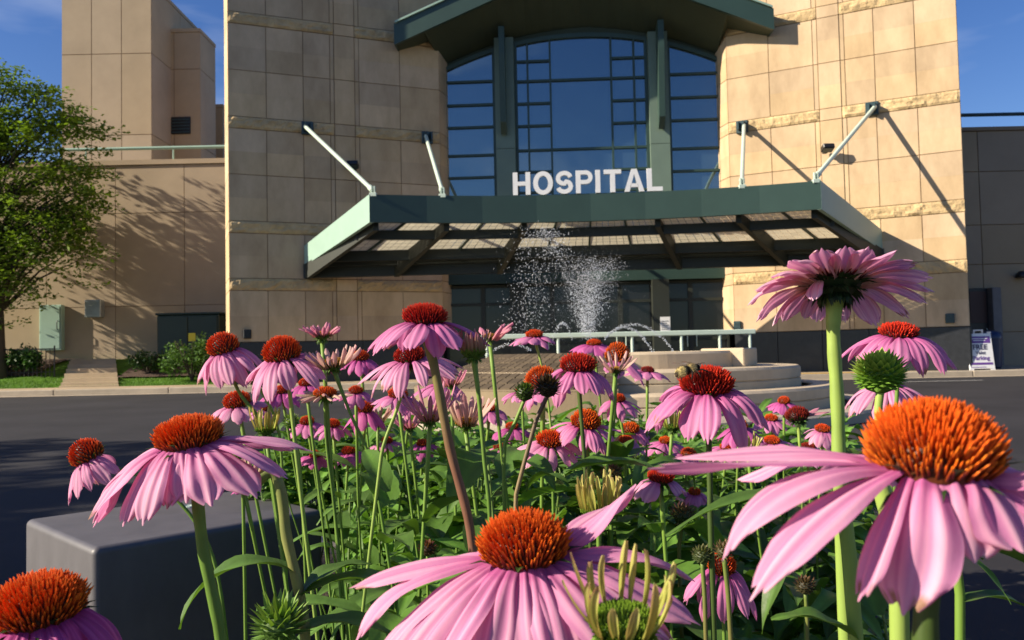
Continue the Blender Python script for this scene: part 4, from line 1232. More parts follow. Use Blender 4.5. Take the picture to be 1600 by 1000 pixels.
def coneflower(label, px, py, D, span, cw, ch, toward=10, lean=0, a0=5, a1=-55, n=15, pal='pink', cone='orange', stem=None, sc_='green',
               petals=None, arc=None, leaves=(), nsp=None, W=None, brk=None, sr=None, group=G1, name='coneflower', seed=None, cup=.12, power=.8, upright=False, spike=.36, leaffree=False, notch=1.0, brk_over=None):
    rng = random.Random(seed if seed is not None else int(px*7+py*13))
    mpp = D/F
    rc = cw/2*mpp*.90; hc = ch*mpp*.86
    head = at(px, py, D)
    R = Matrix.Rotation(math.radians(lean), 4, 'Y') @ Matrix.Rotation(math.radians(toward), 4, 'X')
    axis = (R @ V((0, 0, 1)))
    wp = [at(x, y, (D if len(s) < 3 else s[2])) for s in (stem or []) for (x, y) in [s[:2]]]
    H0 = head - axis*rc*.35
    if wp:
        last = wp[-1]; prev = wp[-2] if len(wp) > 1 else H0
        dr = (last-prev)/max(.02, (prev.z-last.z))
        base = V((last.x + max(-.08, min(.08, dr.x*last.z*.35)), last.y + rng.uniform(0, .03), .03))
    else:
        base = V((head.x - axis.x*.12 + rng.uniform(-.13, .13), head.y + rng.uniform(-.05, .12), .03))
        wp = [head.lerp(base, .22) - axis*.03 + V((rng.uniform(-.012, .012), 0, 0))]
    if 330 < px < 530 and D > .55: base.x = max(base.x, -.16*base.y)
    if 330 < px < 530 and not stem: wp = [head.lerp(base, .22) - axis*.03]
    if base.y > 3.2: base.y = 3.2
    t = tag(empty(name, base), label, 'flower', group)
    T = Matrix.Translation(head - base) @ R
    # stem
    pts = [H0] + wp + [base.lerp(wp[-1], .5) + V((rng.uniform(-.008, .008), 0, 0)), base]
    fine = []
    for i in range(len(pts)-1):
        p0 = pts[max(0, i-1)]; p1 = pts[i]; p2 = pts[i+1]; p3 = pts[min(len(pts)-1, i+2)]
        for k in range(6):
            u = k/6
            Ls = (p2-p1).length
            m1 = (p2-p0).normalized()*Ls; m2 = (p3-p1).normalized()*Ls
            fine.append(p1*(2*u**3-3*u*u+1) + m1*(u**3-2*u*u+u) + p2*(-2*u**3+3*u*u) + m2*(u**3-u*u))
    fine.append(pts[-1])
    r0 = sr if sr else max(.0016, min(.0034, rc*.13))
    m_ = len(fine)
    c0, c1 = SC[sc_]
    cols = []; rads = []
    for i in range(m_):
        f = i/(m_-1); g = 1 + .08*math.sin(i*2.1)
        cols.append(tuple(c*g for c in lerp(c0, c1, min(1, f*2.2)))); rads.append(r0*(1.35 - .45*min(1, i/5) + .1*math.sin(i*1.7)*.5))
    b = MB(); b.tube([p-base for p in fine], rads, 10, cols)
    b.build('stem', m_stem, t, smooth=True)
    # cone
    b = MB(); nn = nsp or (460 if cw > 120 else 340 if cw > 60 else 190 if cw > 35 else 110)
    cone_geo(b, rc, hc, nn, cone, rng, spike)
    o = b.build('seed_cone', m_cone, t); o.matrix_basis = T
    # bracts
    b = MB(); bk_ = dict(n=30); bk_.update(brk or {}); bracts_geo(b, rc, rng, **bk_)
    o = b.build('bracts', m_leaf, t); o.matrix_basis = T
    # rays
    P = PAL[pal]
    am = math.radians((a0+a1)/2)
    L0 = max(rc*.8, (span/2*mpp - rc*.75)/max(.42, math.cos(am)))
    W0 = (W*mpp if W else min(L0*.34, 2*PI*rc/n*2.1))
    lst = petals
    if lst is None:
        lst = []
        for k in range(n):
            a = 360*k/n + rng.uniform(-7, 7)
            if arc and not any(lo <= (a+360*j) <= hi for (lo, hi) in arc for j in (-1, 0, 1)): continue
            if rng.random() < .05: continue
            lst.append((a, rng.uniform(.80, 1.10), a0+rng.uniform(-12, 12), a1+rng.uniform(-20, 20), rng.uniform(.72, 1.15)))
    big = span > 75
    mb = MB()
    for q in lst:
        an, lf, b0, b1, wf = q[:5]
        kw = dict(q[5]) if len(q) > 5 else {}
        base_t = rng.uniform(.92, 1.06)
        g = dict(twist=rng.uniform(-.35, .35), side=rng.uniform(-.07, .07), cup=cup*rng.uniform(.5, 1.5), power=power)
        g.update(kw)
        nl, nw = ((18, 22) if span > 280 else (12, 14) if span > 110 else (7, 6))
        vs, fs, cs = petal_geo(L0*lf, W0*wf, math.radians(b0), math.radians(b1), rng, nl=nl, nw=nw, notch=notch, base=tuple(c*base_t for c in P['base']), mid=tuple(c*base_t for c in P['mid']), tip=tuple(c*base_t for c in P['tip']), **g)
        Mq = Matrix.Rotation(math.radians(an), 4, 'Z') @ Matrix.Translation((rc*.72, 0, -hc*.02 - rc*.04))
        if big:
            pb = MB(); pb.add(vs, fs, cs); o = pb.build('petal', m_petal, t, smooth=True); o.matrix_basis = T @ Mq
        else:
            mb.add([Mq @ v for v in vs], fs, cs)
    if not big and lst:
        o = mb.build('petals', m_petal, t, smooth=True); o.matrix_basis = T
    # stem leaves: (pixel x, y of attachment, length m, width m, heading deg, a0, a1)
    for (lx, ly, L, Wl, hd, b0, b1) in leaves:
        p = at(lx, ly, D)
        bestp = min(fine, key=lambda f_: (f_-p).length)
        bestp = bestp if (bestp-p).length < .03 else p
        vs, fs, cs = leaf_geo(L, Wl, math.radians(b0), math.radians(b1), rng, fold=.30, nl=14)
        pb = MB(); pb.add(vs, fs, cs); o = pb.build('leaf', m_leaf, t, smooth=True)
        o.matrix_basis = Matrix.Translation(bestp-base) @ Matrix.Rotation(math.radians(hd), 4, 'Z')
    if not leaves and not leaffree:
        for k in range(rng.randint(5, 8)):
            f_ = rng.uniform(.15, .75); p = fine[int(f_*(m_-1))]
            if p.z > .74 or p.z > head.z - .09 or (px < 520 and (p.x+0)/max(.1, p.y) < -.185): continue
            vs, fs, cs = leaf_geo(rng.uniform(.06, .12), rng.uniform(.018, .034), math.radians(rng.uniform(20, 60)), math.radians(rng.uniform(-60, 0)), rng)
            pb = MB(); pb.add(vs, fs, cs); o = pb.build('leaf', m_leaf, t, smooth=True)
            o.matrix_basis = Matrix.Translation(p-base) @ Matrix.Rotation(rng.uniform(-2.6, -.5) if False else rng.uniform(0, 6.28), 4, 'Z')
    return t

# ------------------------------------------------------------------ the blooms, big ones first
coneflower('largest pink coneflower at the right edge with huge orange cone', 1458, 722, .19, 760, 212, 112, 2, 3, 0, -50, pal='pale', cone='orange', W=108, nsp=760, spike=.36,
    stem=[(1452, 860), (1446, 1000)], sc_='dark', leaffree=True, sr=.0031,  # the stem's shadow is put into its dark green colour
    petals=[(180, 1.08, 2, -6, .60, dict(twist=.5, side=.02)), (190, .95, -2, -72, .85, dict(power=2.2)), (205, .98, -14, -50, .72, dict(power=1.5)),
            (234, .62, -34, -84, 1.15, dict(power=.7, twist=0.1)), (266, .37, -42, -80, 1.2, dict(twist=0)), (295, .36, -34, -62, 1.05), (318, .58, -5, 52, .40, dict(twist=1.1, cup=.5)),
            (330, .62, -18, -60, .95), (352, .85, -5, -38, 1.0), (15, .9, 0, -30, 1.0), (40, .9, 5, -30, .9), (70, .8, 0, -35, .9), (100, .8, 0, -30, .9), (130, .85, 5, -30, .9), (158, .95, 12, -15, .62), (217, .66, -42, -50, .45)])
coneflower('big pale pink coneflower in the bottom centre, its petals spread wide', 820, 864, .28, 520, 148, 74, 3, -3, 0, -45, pal='pale', cone='orange', W=80, nsp=560, spike=.37,
    stem=[(812, 1010), (806, 1120)], sc_='green', leaffree=True,
    petals=[(174, 1.02, 2, -24, .80, dict(power=1.5)), (186, 1.08, -2, -62, .62, dict(power=2.0)), (196, 1.02, -8, -48, .62), (210, 1.02, -12, -50, 1.0), (226, .98, -18, -52, .95),
            (245, .88, -26, -60, 1.0), (268, .84, -30, -62, 1.05), (290, .84, -28, -60, 1.0), (310, .90, -18, -52, 1.1), (328, .95, -10, -46, 1.0), (344, 1.0, -5, -38, 1.0), (1, 1.0, 5, -44, .95, dict(power=1.4)),
            (20, .74, 26, 30, .95, dict(twist=-.6)), (36, .62, 26, 8, .8), (150, .7, 2, -30, .9), (120, .6, 0, -30, .9), (85, .55, 0, -30, .9), (60, .55, 0, -30, .9)])
coneflower('pink coneflower with drooping petals cut by the bottom left corner', 62, 956, .29, 330, 146, 66, 6, -4, -10, -80, 17, pal='deep', cone='orange', W=62, nsp=600, stem=[(70, 1060), (75, 1150)], leaffree=True, power=.55)
coneflower('large pale pink coneflower in front of the grey box, lopsided petals', 296, 690, .40, 340, 108, 46, 4, -6, 4, -55, pal='pale', cone='orange', W=62, nsp=520,
    stem=[(306, 760), (318, 860), (345, 1000)], sc_='green', leaffree=True, sr=.0032,
    petals=[(176, .95, 0, -58, .9), (190, 1.05, -6, -58, .95), (203, 1.0, -14, -60, .9), (220, .85, -25, -72, .85), (243, .8, -30, -70, .85), (262, .62, -42, -78, 1.0), (285, .6, -40, -70, .95), (303, .78, -22, -58, 1.0), (322, .92, -10, -55, .95),
            (340, 1.0, 2, -45, .9), (0, 1.06, 10, -30, .8), (25, .9, 5, -35, .8), (50, .8, 0, -30, .8), (80, .7, 0, -30, .8), (110, .7, 0, -30, .8), (140, .8, 5, -35, .8), (160, .9, 5, -45, .8)])
coneflower('tall coneflower seen from below, its dark green underside on a thick pale stem', 1303, 442, .42, 292, 108, 5, -13, 2, 22, -20, pal='shinethrough', cone='dark', W=46,
    stem=[(1302, 520), (1308, 620), (1312, 760)], sc_='light', leaffree=True, sr=.0038, brk=dict(n=110, dark=(.022,.045,.012), Lf=.42, spread=(5, -75), wid=.17),
    petals=[(180, 1.05, 26, -52, .85), (194, 1.02, 22, -38, .9), (165, .95, 10, -62, .85), (150, .8, 0, -70, .8), (208, .95, 26, -30, .95), (224, .85, 32, -15, .95), (242, .75, 36, 0, .95),
            (262, .60, 42, 12, .95), (282, .58, 44, 14, .95), (300, .72, 38, 0, .95), (316, .82, 32, -15, .95), (331, .95, 26, -28, .95), (346, 1.0, 22, -35, .95), (0, 1.05, 20, -38, .9), (15, 1.0, 12, -50, .85), (35, .8, 0, -62, .8),
            (60, .6, -10, -60, .6), (110, .5, -20, -60, .6), (85, .7, 8, -50, .8), (130, .7, 5, -60, .8), (218, .5, -15, -75, .6)])
coneflower('coneflower with a bumblebee on its dark red cone', 1104, 606, .52, 232, 88, 38, 10, 0, 8, -72, 15, cone='red', W=38, nsp=400, stem=[(1108, 700), (1110, 800)], sc_='dark', power=.75, leaffree=True)
coneflower('tall red-coned coneflower with a shaded twin close beneath it', 664, 500, .55, 204, 74, 28, 8, 2, -2, -58, 15, cone='red', W=33, stem=[(680, 580), (703, 700), (735, 830)], sc_='redbrown', leaffree=True, sr=.0034)
coneflower('droopy pink coneflower tucked under the tall red-coned bloom', 640, 560, .66, 165, 50, 24, 10, -5, 0, -60, 17, pal='pale', cone='red', W=24, stem=[(620, 640), (596, 712)], sc_='light')
coneflower('pink coneflower with red cone in front of the dark hospital base at right', 1404, 523, .70, 176, 60, 21, 8, 2, 5, -68, 13, cone='red', W=32, stem=[(1402, 600), (1398, 700)])
coneflower('pink coneflower just left of the round stone fountain basin, red cone', 903, 575, .75, 134, 60, 26, 8, 2, -10, -68, 16, cone='red', W=24, stem=[(908, 650), (915, 740)], sc_='dark')
coneflower('pink coneflower with tall orange cone, second from the left in the back row', 442, 556, .72, 160, 62, 38, 12, -8, -6, -64, 14, pal='pale', cone='fire', W=27, stem=[(452, 610), (462, 700)], sc_='light')
coneflower('leftmost back-row coneflower tilting left before the dark cabinet', 350, 546, .80, 118, 52, 33, 14, -14, -18, -80, 13, pal='pale', cone='fire', W=24, stem=[(372, 610), (408, 665)])
coneflower('small coneflower leaning left over the dark asphalt', 138, 714, .75, 120, 54, 36, 12, -26, -20, -72, 12, pal='pale', cone='fire', W=22, arc=[(60, 340)], stem=[(172, 728), (255, 762), (325, 850), (352, 980)], leaffree=True)
coneflower('fully open pink coneflower low in the centre with evenly spaced petals', 860, 690, .95, 108, 46, 19, 18, 0, -5, -55, 13, pal='pale', cone='fire', W=20, stem=[(864, 760)])
coneflower('coneflower with flat petals right under the handrail, left of the water jet', 835, 525, 1.1, 96, 29, 11, 5, 0, 5, -32, 12, cone='fire', W=18, stem=[(846, 570), (858, 640)], sc_='light')
coneflower('coneflower with tall orange cone left of a dark stem, mid centre', 915, 662, .95, 116, 50, 26, 14, 5, -5, -50, 14, cone='orange', W=19)
coneflower('orange-coned flower leaning left behind a green bud, beside the tiled cascade', 846, 597, 1.0, 96, 52, 30, 10, -18, -10, -65, 13, cone='orange', W=20, arc=[(90, 350)])
coneflower('coneflower with egg-shaped orange cone in front of the fountain stone', 964, 560, .95, 110, 42, 32, 10, 8, -5, -50, 13, cone='orange', W=22, arc=[(-80, 60), (250, 360)])
coneflower('small distant coneflower just below the spraying water', 928, 538, 1.3, 84, 24, 9, 6, 0, 5, -40, 13, pal='deep', cone='fire', W=17)
coneflower('ragged red cone on a green stem right of the bee flower', 1246, 652, .80, 100, 38, 20, 0, -8, 25, -8, 12, pal='rose', cone='dark', W=14, arc=[(-40, 60)], stem=[(1250, 700), (1254, 760)], sc_='light', brk=dict(n=60, Lf=.55))
coneflower('coneflower above the large lopsided bloom, over the kerb', 371, 631, .90, 96, 44, 24, 12, -6, 0, -52, 13, pal='pale', cone='fire', W=19)
coneflower('dark red cone with white-edged pink petals folded down', 1032, 748, .75, 100, 43, 17, 8, 4, 0, -70, 9, pal='pale', cone='red', W=26, arc=[(150, 240), (300, 380)])
coneflower('drooping magenta coneflower low between the two big blooms', 1128, 888, .60, 128, 46, 32, 14, 0, -20, -88, 11, pal='pink', cone='fire', W=26, stem=[(1130, 960)])
coneflower('coneflower half hidden behind the round green bud at right', 1388, 600, .85, 146, 32, 14, 6, 0, 6, -66, 14, pal='pale', cone='dark', W=20)
coneflower('orange-coned flower among pale stems left of centre', 622, 618, 1.0, 88, 33, 17, 10, 4, -5, -50, 12, cone='fire', W=17)
coneflower('magenta drooping flower behind the yellow-green stems left of centre', 571, 640, 1.1, 74, 29, 16, 10, 0, -20, -72, 12, pal='deep', cone='fire', W=15)
coneflower('small coneflower just below right of the one with a tall orange cone', 985, 672, 1.2, 84, 30, 14, 14, 0, 0, -45, 12, pal='pink', cone='orange', W=15)
coneflower('orange cone peeking out under the bee flower', 1155, 668, 1.1, 86, 28, 18, 10, -4, -5, -55, 12, pal='deep', cone='orange', W=15)
coneflower('pale pink coneflower under the right petals of the bee flower', 1206, 690, 1.2, 112, 26, 10, 14, 0, 5, -40, 14, pal='pale', cone='fire', W=16)
coneflower('small tilted coneflower above the big right bloom\'s longest petal', 1076, 712, 1.2, 62, 28, 15, 10, 18, 0, -50, 11, pal='pink', cone='fire', W=13)
coneflower('small coneflower with orange cone behind the cream opening head', 563, 560, 1.2, 66, 30, 15, 8, 0, -10, -60, 12, pal='deep', cone='fire', W=14)
coneflower('low magenta flower just above the back corner of the grey box', 381, 762, .85, 44, 20, 5, 14, 0, 10, -30, 12, pal='deep', cone='dark', W=10)
coneflower('pink flower nestled below the back row between two stems at left', 440, 612, 1.15, 84, 26, 12, 10, 0, 0, -50, 12, pal='deep', cone='fire', W=15)
coneflower('pink flower behind the droopy bloom, lit on its left side', 690, 600, 1.15, 96, 28, 12, 8, 4, 0, -55, 13, pal='pink', cone='red', W=16)
coneflower('small pink flower between the bud on the dark stem and the cascade', 815, 612, 1.3, 66, 20, 9, 8, 0, 0, -55, 11, pal='pink', cone='fire', W=13)
coneflower('small pink flower low behind the central open coneflower', 800, 668, 1.35, 72, 22, 10, 10, 0, 0, -50, 11, pal='deep', cone='fire', W=13)
coneflower('pink flower right of the egg-shaped cone', 1012, 580, 1.2, 76, 22, 9, 6, 6, 10, -45, 11, pal='pink', cone='dark', W=15)
coneflower('shaded pink flower right of the central open coneflower', 930, 705, 1.2, 96, 24, 9, 12, 0, 5, -40, 12, pal='pink', cone='fire', W=16)
coneflower('magenta flower deep in the leaves left of centre', 545, 706, 1.25, 66, 24, 12, 10, 0, -5, -60, 11, pal='deep', cone='fire', W=13)
coneflower('small magenta flower low by the pale upright stem', 660, 694, 1.35, 62, 20, 10, 10, 0, -5, -55, 11, pal='deep', cone='fire', W=12)
coneflower('pink flower right below the ragged red cone', 1262, 700, 1.1, 84, 24, 9, 12, 0, 5, -45, 12, pal='pale', cone='dark', W=14)
coneflower('small pink flower low between centre and the bee flower stem', 1040, 690, 1.4, 74, 22, 9, 12, 0, 0, -50, 12, pal='pink', cone='orange', W=13)
coneflower('small pink flower glimpsed left of the tall reddish stem', 605, 690, 1.4, 60, 19, 9, 10, 0, -5, -55, 11, pal='pink', cone='fire', W=12)
coneflower('tiny distant coneflower between the two back-row blooms at left', 412, 640, 1.5, 56, 20, 10, 8, 0, -5, -55, 11, pal='pink', cone='fire', W=12)
coneflower('coneflower half behind the kneeling stems below the rose opening head', 480, 660, 1.25, 70, 24, 12, 12, 0, -5, -55, 12, pal='pink', cone='fire', W=14)
coneflower('violet-pink flower in shade under the red-coned flower left of the fountain', 965, 625, 1.15, 84, 26, 12, 10, 0, 0, -55, 12, pal='pink', cone='fire', W=15)
coneflower('pink flower tucked at the foot of the pale thick stem', 1205, 655, 1.35, 74, 22, 9, 10, 0, 0, -45, 12, pal='pink', cone='fire', W=13)
coneflower('pink flower low right of the bee flower stem', 1135, 700, 1.3, 70, 22, 8, 12, 0, 0, -45, 12, pal='pink', cone='fire', W=13)

for (lb, x, y, D_, sp_, cw_, pl_) in (
  ('deep pink bloom wedged between the two leftmost back-row flowers and the rose head', 478, 600, 1.0, 74, 24, 'deep'),
  ('small pink bloom just right of the flat orange opening head', 556, 612, 1.05, 70, 24, 'pink'),
  ('pink bloom low under the flat orange opening head', 520, 664, 1.1, 66, 24, 'pink'),
  ('little magenta bloom in the leaves straight above the right corner of the grey box', 492, 712, 1.1, 52, 18, 'deep'),
  ('pink bloom right of the cream and pink half-open head', 765, 640, 1.15, 72, 24, 'pink'),
  ('small pink bloom directly under the green bud on the tan-stemmed seed head side', 780, 700, 1.2, 58, 20, 'pale'),
  ('pale bloom between the reddish stem and the wispy rose head', 640, 630, 1.2, 70, 24, 'pink'),
  ('small pink bloom left of the bee flower at petal-tip height', 978, 690, 1.05, 70, 24, 'pale'),
  ('magenta bloom right of the bee flower petals in front of the ledge', 1225, 628, 1.25, 58, 20, 'deep'),
  ('low pink bloom in the leaves right of the lime-rayed head', 1085, 770, 1.0, 56, 20, 'pink'),
  ('small pale bloom near the thick pale stem, above the longest petal', 1285, 672, 1.0, 70, 24, 'pale')):
    coneflower(lb, x, y, D_, sp_, cw_, 11, 12, (x % 9) - 4, -5, -55, 12, pal=pl_, cone='fire', W=14)

# opening heads
def opening(label, px, py, D, span, cw, ch, pal, a0, a1, n=18, W=7, cone='mixed', toward=5, lean=0, stem=None, sc_='green', arc=None, brk=None, **k):
    return coneflower(label, px, py, D, span, cw, ch, toward, lean, a0, a1, n, pal=pal, cone=cone, W=W, stem=stem, sc_=sc_, arc=arc, group=G2, cup=.45, notch=.3,
                      brk=brk or dict(n=54, dark=(.09,.17,.03), Lf=.5, spread=(20, -60)), spike=.22, **k)
opening('small rose-pink head with upright rays against the stone wall', 503, 524, .80, 62, 32, 7, 'rose', 50, 30, 20, 7)
opening('cream-rayed opening head in front of the pink back-row bloom', 520, 570, .72, 86, 40, 14, 'cream', 30, 45, 16, 9, stem=[(545, 640), (585, 740)], lean=-6)
opening('flat orange opening head with short ragged rays', 508, 616, .80, 92, 42, 15, 'cream', 15, -10, 18, 8, stem=[(510, 690), (522, 790)], cone='orange')
opening('stout green head with pinkish ray tips beside the tall red-coned bloom', 740, 552, .55, 60, 44, 6, 'greenpink', 75, 86, 24, 5, stem=[(748, 620), (757, 720), (765, 800)], cone='green', brk=dict(n=80, dark=(.10,.19,.035), Lf=.45, spread=(40, -50)))
opening('pale rose head with spoon-like rays pointing right before the railing', 765, 527, .85, 78, 22, 8, 'rose', 40, 25, 12, 10, arc=[(-60, 150)])
opening('cream and pink half-open head near the tall reddish stem', 727, 662, .80, 84, 36, 12, 'cream', 50, 62, 18, 8)
opening('wispy rose head with thin rays left of the tall reddish stem', 672, 655, .75, 96, 34, 8, 'rose', 45, 58, 18, 7)
opening('tiny cream head on the shoulder of the egg-shaped cone', 962, 578, .85, 62, 26, 6, 'cream', 40, 55, 14, 7)
opening('orange and yellow opening head hanging under the lopsided bloom', 392, 752, .52, 56, 30, 12, 'cream', 60, 78, 14, 7, cone='orange', stem=[(428, 740), (448, 840), (472, 950), (480, 1050)], sc_='olive', sr=.0038,
        leaves=[(452, 905, .085, .024, 195, 38, -75), (468, 925, .05, .020, 25, 48, -10), (472, 925, .075, .022, 8, 30, -28), (478, 985, .065, .024, 5, 20, -40)])
opening('rose and cream head behind the tall reddish stem', 705, 600, 1.0, 60, 24, 8, 'rose', 40, 50, 14, 6)
opening('pale half-open head low in the bed left of the pale stem', 640, 668, 1.1, 56, 22, 8, 'rose', 40, 50, 14, 6)
opening('lime-rayed head crowned with upright yellow-green rays', 935, 800, .60, 92, 62, 8, 'lime', 74, 86, 26, 9, cone='green', stem=[(936, 880)], brk=dict(n=60, dark=(.12,.22,.03), Lf=.4, spread=(40, -50)))
opening('big lime-yellow opening head close to the lens, rays curving up', 975, 978, .22, 176, 122, 30, 'lime', 52, 88, 16, 14, cone='green', toward=16, stem=[(985, 1080)], sc_='light', brk=dict(n=60, dark=(.14,.24,.03), Lf=.38, spread=(40, -50)), nsp=520, leaffree=True)
opening('small lime head low under the bee flower', 1050, 668, 1.0, 46, 28, 5, 'lime', 60, 78, 16, 5, cone='green')
opening('small lime head behind the curving pink petal at right', 1168, 705, .95, 44, 28, 5, 'lime', 60, 78, 16, 5, cone='green')
opening('row of lime ray tips in the leaves above the lopsided bloom', 415, 672, .8, 56, 36, 5, 'lime', 65, 80, 18, 6, cone='green')
opening('pink-green half-open head at the foot of the ochre stone', 590, 660, 1.15, 56, 22, 8, 'greenpink', 45, 55, 14, 6)

# buds and seed heads
def bud(label, px, py, D, dia, col, tipc, seed=0, stem=None, sc_='green', n=110, spiky=.42, rnd=1.0, leaves=None, name='coneflower_bud', **k):
    rng = random.Random(seed+int(px)); r = dia/2*D/F
    head = at(px, py, D)
    wp = [at(s[0], s[1], D) for s in (stem or [(px, py+60)])]
    base = V((wp[-1].x+rng.uniform(-.02, .02), wp[-1].y+.02, .03))
    t = tag(empty(name, base), label, 'flower bud', G3)
    pts = [head-V((0, 0, r*.5))] + wp + [base.lerp(wp[-1], .5), base]
    fine = []
    for i in range(len(pts)-1):
        for q in range(5): fine.append(pts[i].lerp(pts[i+1], q/5))
    fine.append(base)
    sm = [fine[0]] + [(fine[i-1]+fine[i]*2+fine[i+1])/4 for i in range(1, len(fine)-1)] + [fine[-1]]
    c0, c1 = SC[sc_]; m_ = len(sm)
    b = MB(); b.tube([p-base for p in sm], [max(.0014, r*.16)]*m_, 8, [lerp(c0, c1, i/(m_-1)) for i in range(m_)]); b.build('stem', m_stem, t, smooth=True)
    b = MB(); b.t = tuple(c*.7 for c in col)
    b.lathe([(0, -r*.75*rnd), (r*.5, -r*.55*rnd), (r*.75, 0), (r*.6, r*.45*rnd), (0, r*.62*rnd)], 16)
    for i in range(n):
        cz_ = 1-(i+.5)/n*1.75; sn = math.sqrt(max(0, 1-cz_*cz_)); a = i*2.399963
        pn = V((sn*math.cos(a), sn*math.sin(a), cz_)); pos = V((pn.x*r*.7, pn.y*r*.7, pn.z*r*.6*rnd))
        d = (pn + V((0, 0, .45)) + V((rng.uniform(-.2, .2), rng.uniform(-.2, .2), 0))).normalized()
        s = V((-math.sin(a), math.cos(a), 0)); L = r*spiky*rng.uniform(.8, 1.25)*(1.15 if cz_ > 0 else .9); W = r*.15; q = rng.uniform(.7, 1.25)
        nr = s.cross(d)
        cb = tuple(c*q for c in col); ct = tuple(c*q for c in (tipc if cz_ > -.1 else col))
        b.add([pos-s*W, pos-nr*W*.5, pos+s*W, pos+d*L*.55+s*W*.8, pos+d*L*.55-nr*W*.3, pos+d*L*.55-s*W*.8, pos+d*L], [(0, 1, 4, 5), (1, 2, 3, 4), (5, 4, 6), (4, 3, 6)], [cb]*3+[lerp(cb, ct, .6)]*3+[ct])
    o = b.build('bud_head', m_leaf, t); o.location = head-base
    for (lx, ly, L, Wl, hd, b0, b1) in (leaves or ()):
        p = at(lx, ly, D); vs, fs, cs = leaf_geo(L, Wl, math.radians(b0), math.radians(b1), rng, fold=.3, nl=14)
        pb = MB(); pb.add(vs, fs, cs); o = pb.build('leaf', m_leaf, t, smooth=True); o.matrix_basis = Matrix.Translation(p-base) @ Matrix.Rotation(math.radians(hd), 4, 'Z')
    return t
bud('round bright green bud above the giant orange cone', 1375, 586, .45, 82, (.19,.36,.045), (.58,.70,.14), 1, [(1372, 640), (1378, 760), (1400, 900)], 'light', 190, .38, 1.0)
bud('star-shaped spiky green bud in front of the grey box', 436, 978, .50, 74, (.14,.26,.05), (.26,.40,.09), 2, [(440, 1040)], 'green', 90, .75)
bud('dark spiky seed head bent on a tan stem', 856, 606, .60, 42, (.04,.035,.018), (.10,.05,.03), 3, [(838, 655), (820, 720), (803, 785)], 'tan', 100, .5)
bud('dark green spiky bud left of the dark seed head', 820, 614, .75, 36, (.06,.11,.02), (.10,.17,.03), 4, [(805, 660), (785, 700)], 'green', 90, .4)
bud('green bud rising among the pink petals at left', 404, 596, .80, 30, (.13,.24,.04), (.34,.42,.08), 5, [(425, 640), (440, 690)], 'green', 80, .5)
bud('brownish pink bud low right of the lime-rayed head', 1066, 806, .80, 38, (.10,.14,.04), (.34,.12,.10), 6, [(1060, 860)], 'redbrown', 90, .5)
bud('pinkish brown bud above the lime-rayed head', 955, 742, .95, 36, (.10,.10,.04), (.38,.18,.14), 7, [(955, 800)], 'green', 80, .4)
bud('small green bud left of the drooping magenta flower', 1097, 868, .52, 34, (.11,.15,.05), (.22,.20,.08), 8, [(1101, 930), (1103, 1000)], 'redbrown', 90, .4)
bud('light green bud under the lopsided bloom by the box', 372, 716, .85, 34, (.15,.28,.04), (.36,.46,.10), 9, [(380, 760)], 'green', 80, .6)
bud('dark bud in the leaves under the giant bloom', 1258, 916, .60, 34, (.08,.07,.03), (.24,.12,.06), 10, [(1262, 980)], 'redbrown', 80, .4)
bud('small green bud left of the cream-rayed opening head', 455, 660, .90, 28, (.13,.24,.04), (.30,.40,.08), 11, [(470, 720)], 'green', 70, .5)
bud('small rusty bud above the petals of the big central bloom', 668, 858, .8, 30, (.10,.06,.03), (.28,.08,.05), 12, [(668, 900)], 'green', 70, .4)
bud('green bud between the central open flower and the bee flower', 1000, 726, 1.0, 30, (.12,.24,.04), (.30,.42,.08), 13, [(1002, 780)], 'green', 70, .5)

# two extra bare stems close to the lens with their own leaves
def spray(label, pts, D, rad, sc_, leaves):
    P = [at(x, y, D) for x, y in pts]; base = V((P[-1].x, P[-1].y+.02, .03))
    rng = random.Random(int(pts[0][0]))
    t = tag(empty('leafy_stem', base), label, 'plant stem', 'leafy coneflower stems without blooms')
    q = P+[base]; fine = []
    for i in range(len(q)-1):
        for k in range(6): fine.append(q[i].lerp(q[i+1], k/6))
    fine.append(base)
    c0, c1 = SC[sc_]; b = MB(); b.tube([p-base for p in fine], [rad*.8+.2*rad*min(1, i/4) for i in range(len(fine))], 10, [lerp(c0, c1, i/len(fine)) for i in range(len(fine))]); b.build('stem', m_stem, t, smooth=True)
    for (lx, ly, L, Wl, hd, b0, b1) in leaves:
        vs, fs, cs = leaf_geo(L, Wl, math.radians(b0), math.radians(b1), rng, fold=.3, nl=14)
        pb = MB(); pb.add(vs, fs, cs); o = pb.build('leaf', m_leaf, t, smooth=True); o.matrix_basis = Matrix.Translation(at(lx, ly, D)-base) @ Matrix.Rotation(math.radians(hd), 4, 'Z')
spray('thick pale green stem beside the dark stem of the giant bloom', [(1372, 740), (1388, 800), (1404, 900), (1406, 1010)], .30, .0034, 'light',
      [(1396, 850, .09, .017, 15, 5, -40)])
bud('small withered bud on a reddish brown stem before the drooping magenta flower', 1131, 862, .48, 30, (.14,.13,.05), (.26,.14,.08), 14, [(1138, 930), (1143, 1020)], 'redbrown', 60, .6)
spray('green stem with long arching leaves below the giant bloom', [(1316, 770), (1326, 860), (1338, 1010)], .36, .0032, 'light',
      [(1320, 775, .085, .013, 192, 15, -28), (1318, 780, .07, .014, 200, -20, -75), (1338, 1000, .04, .016, 185, 45, -10)])
spray('dark arching leafy stem at the lower right edge', [(1490, 840), (1500, 930), (1500, 1020)], .42, .0024, 'green',
      [(1440, 815, .09, .020, -12, -5, -38), (1484, 845, .055, .010, 4, 8, -2), (1490, 852, .035, .008, -40, -30, -60), (1500, 940, .05, .014, 0, 20, -50)])

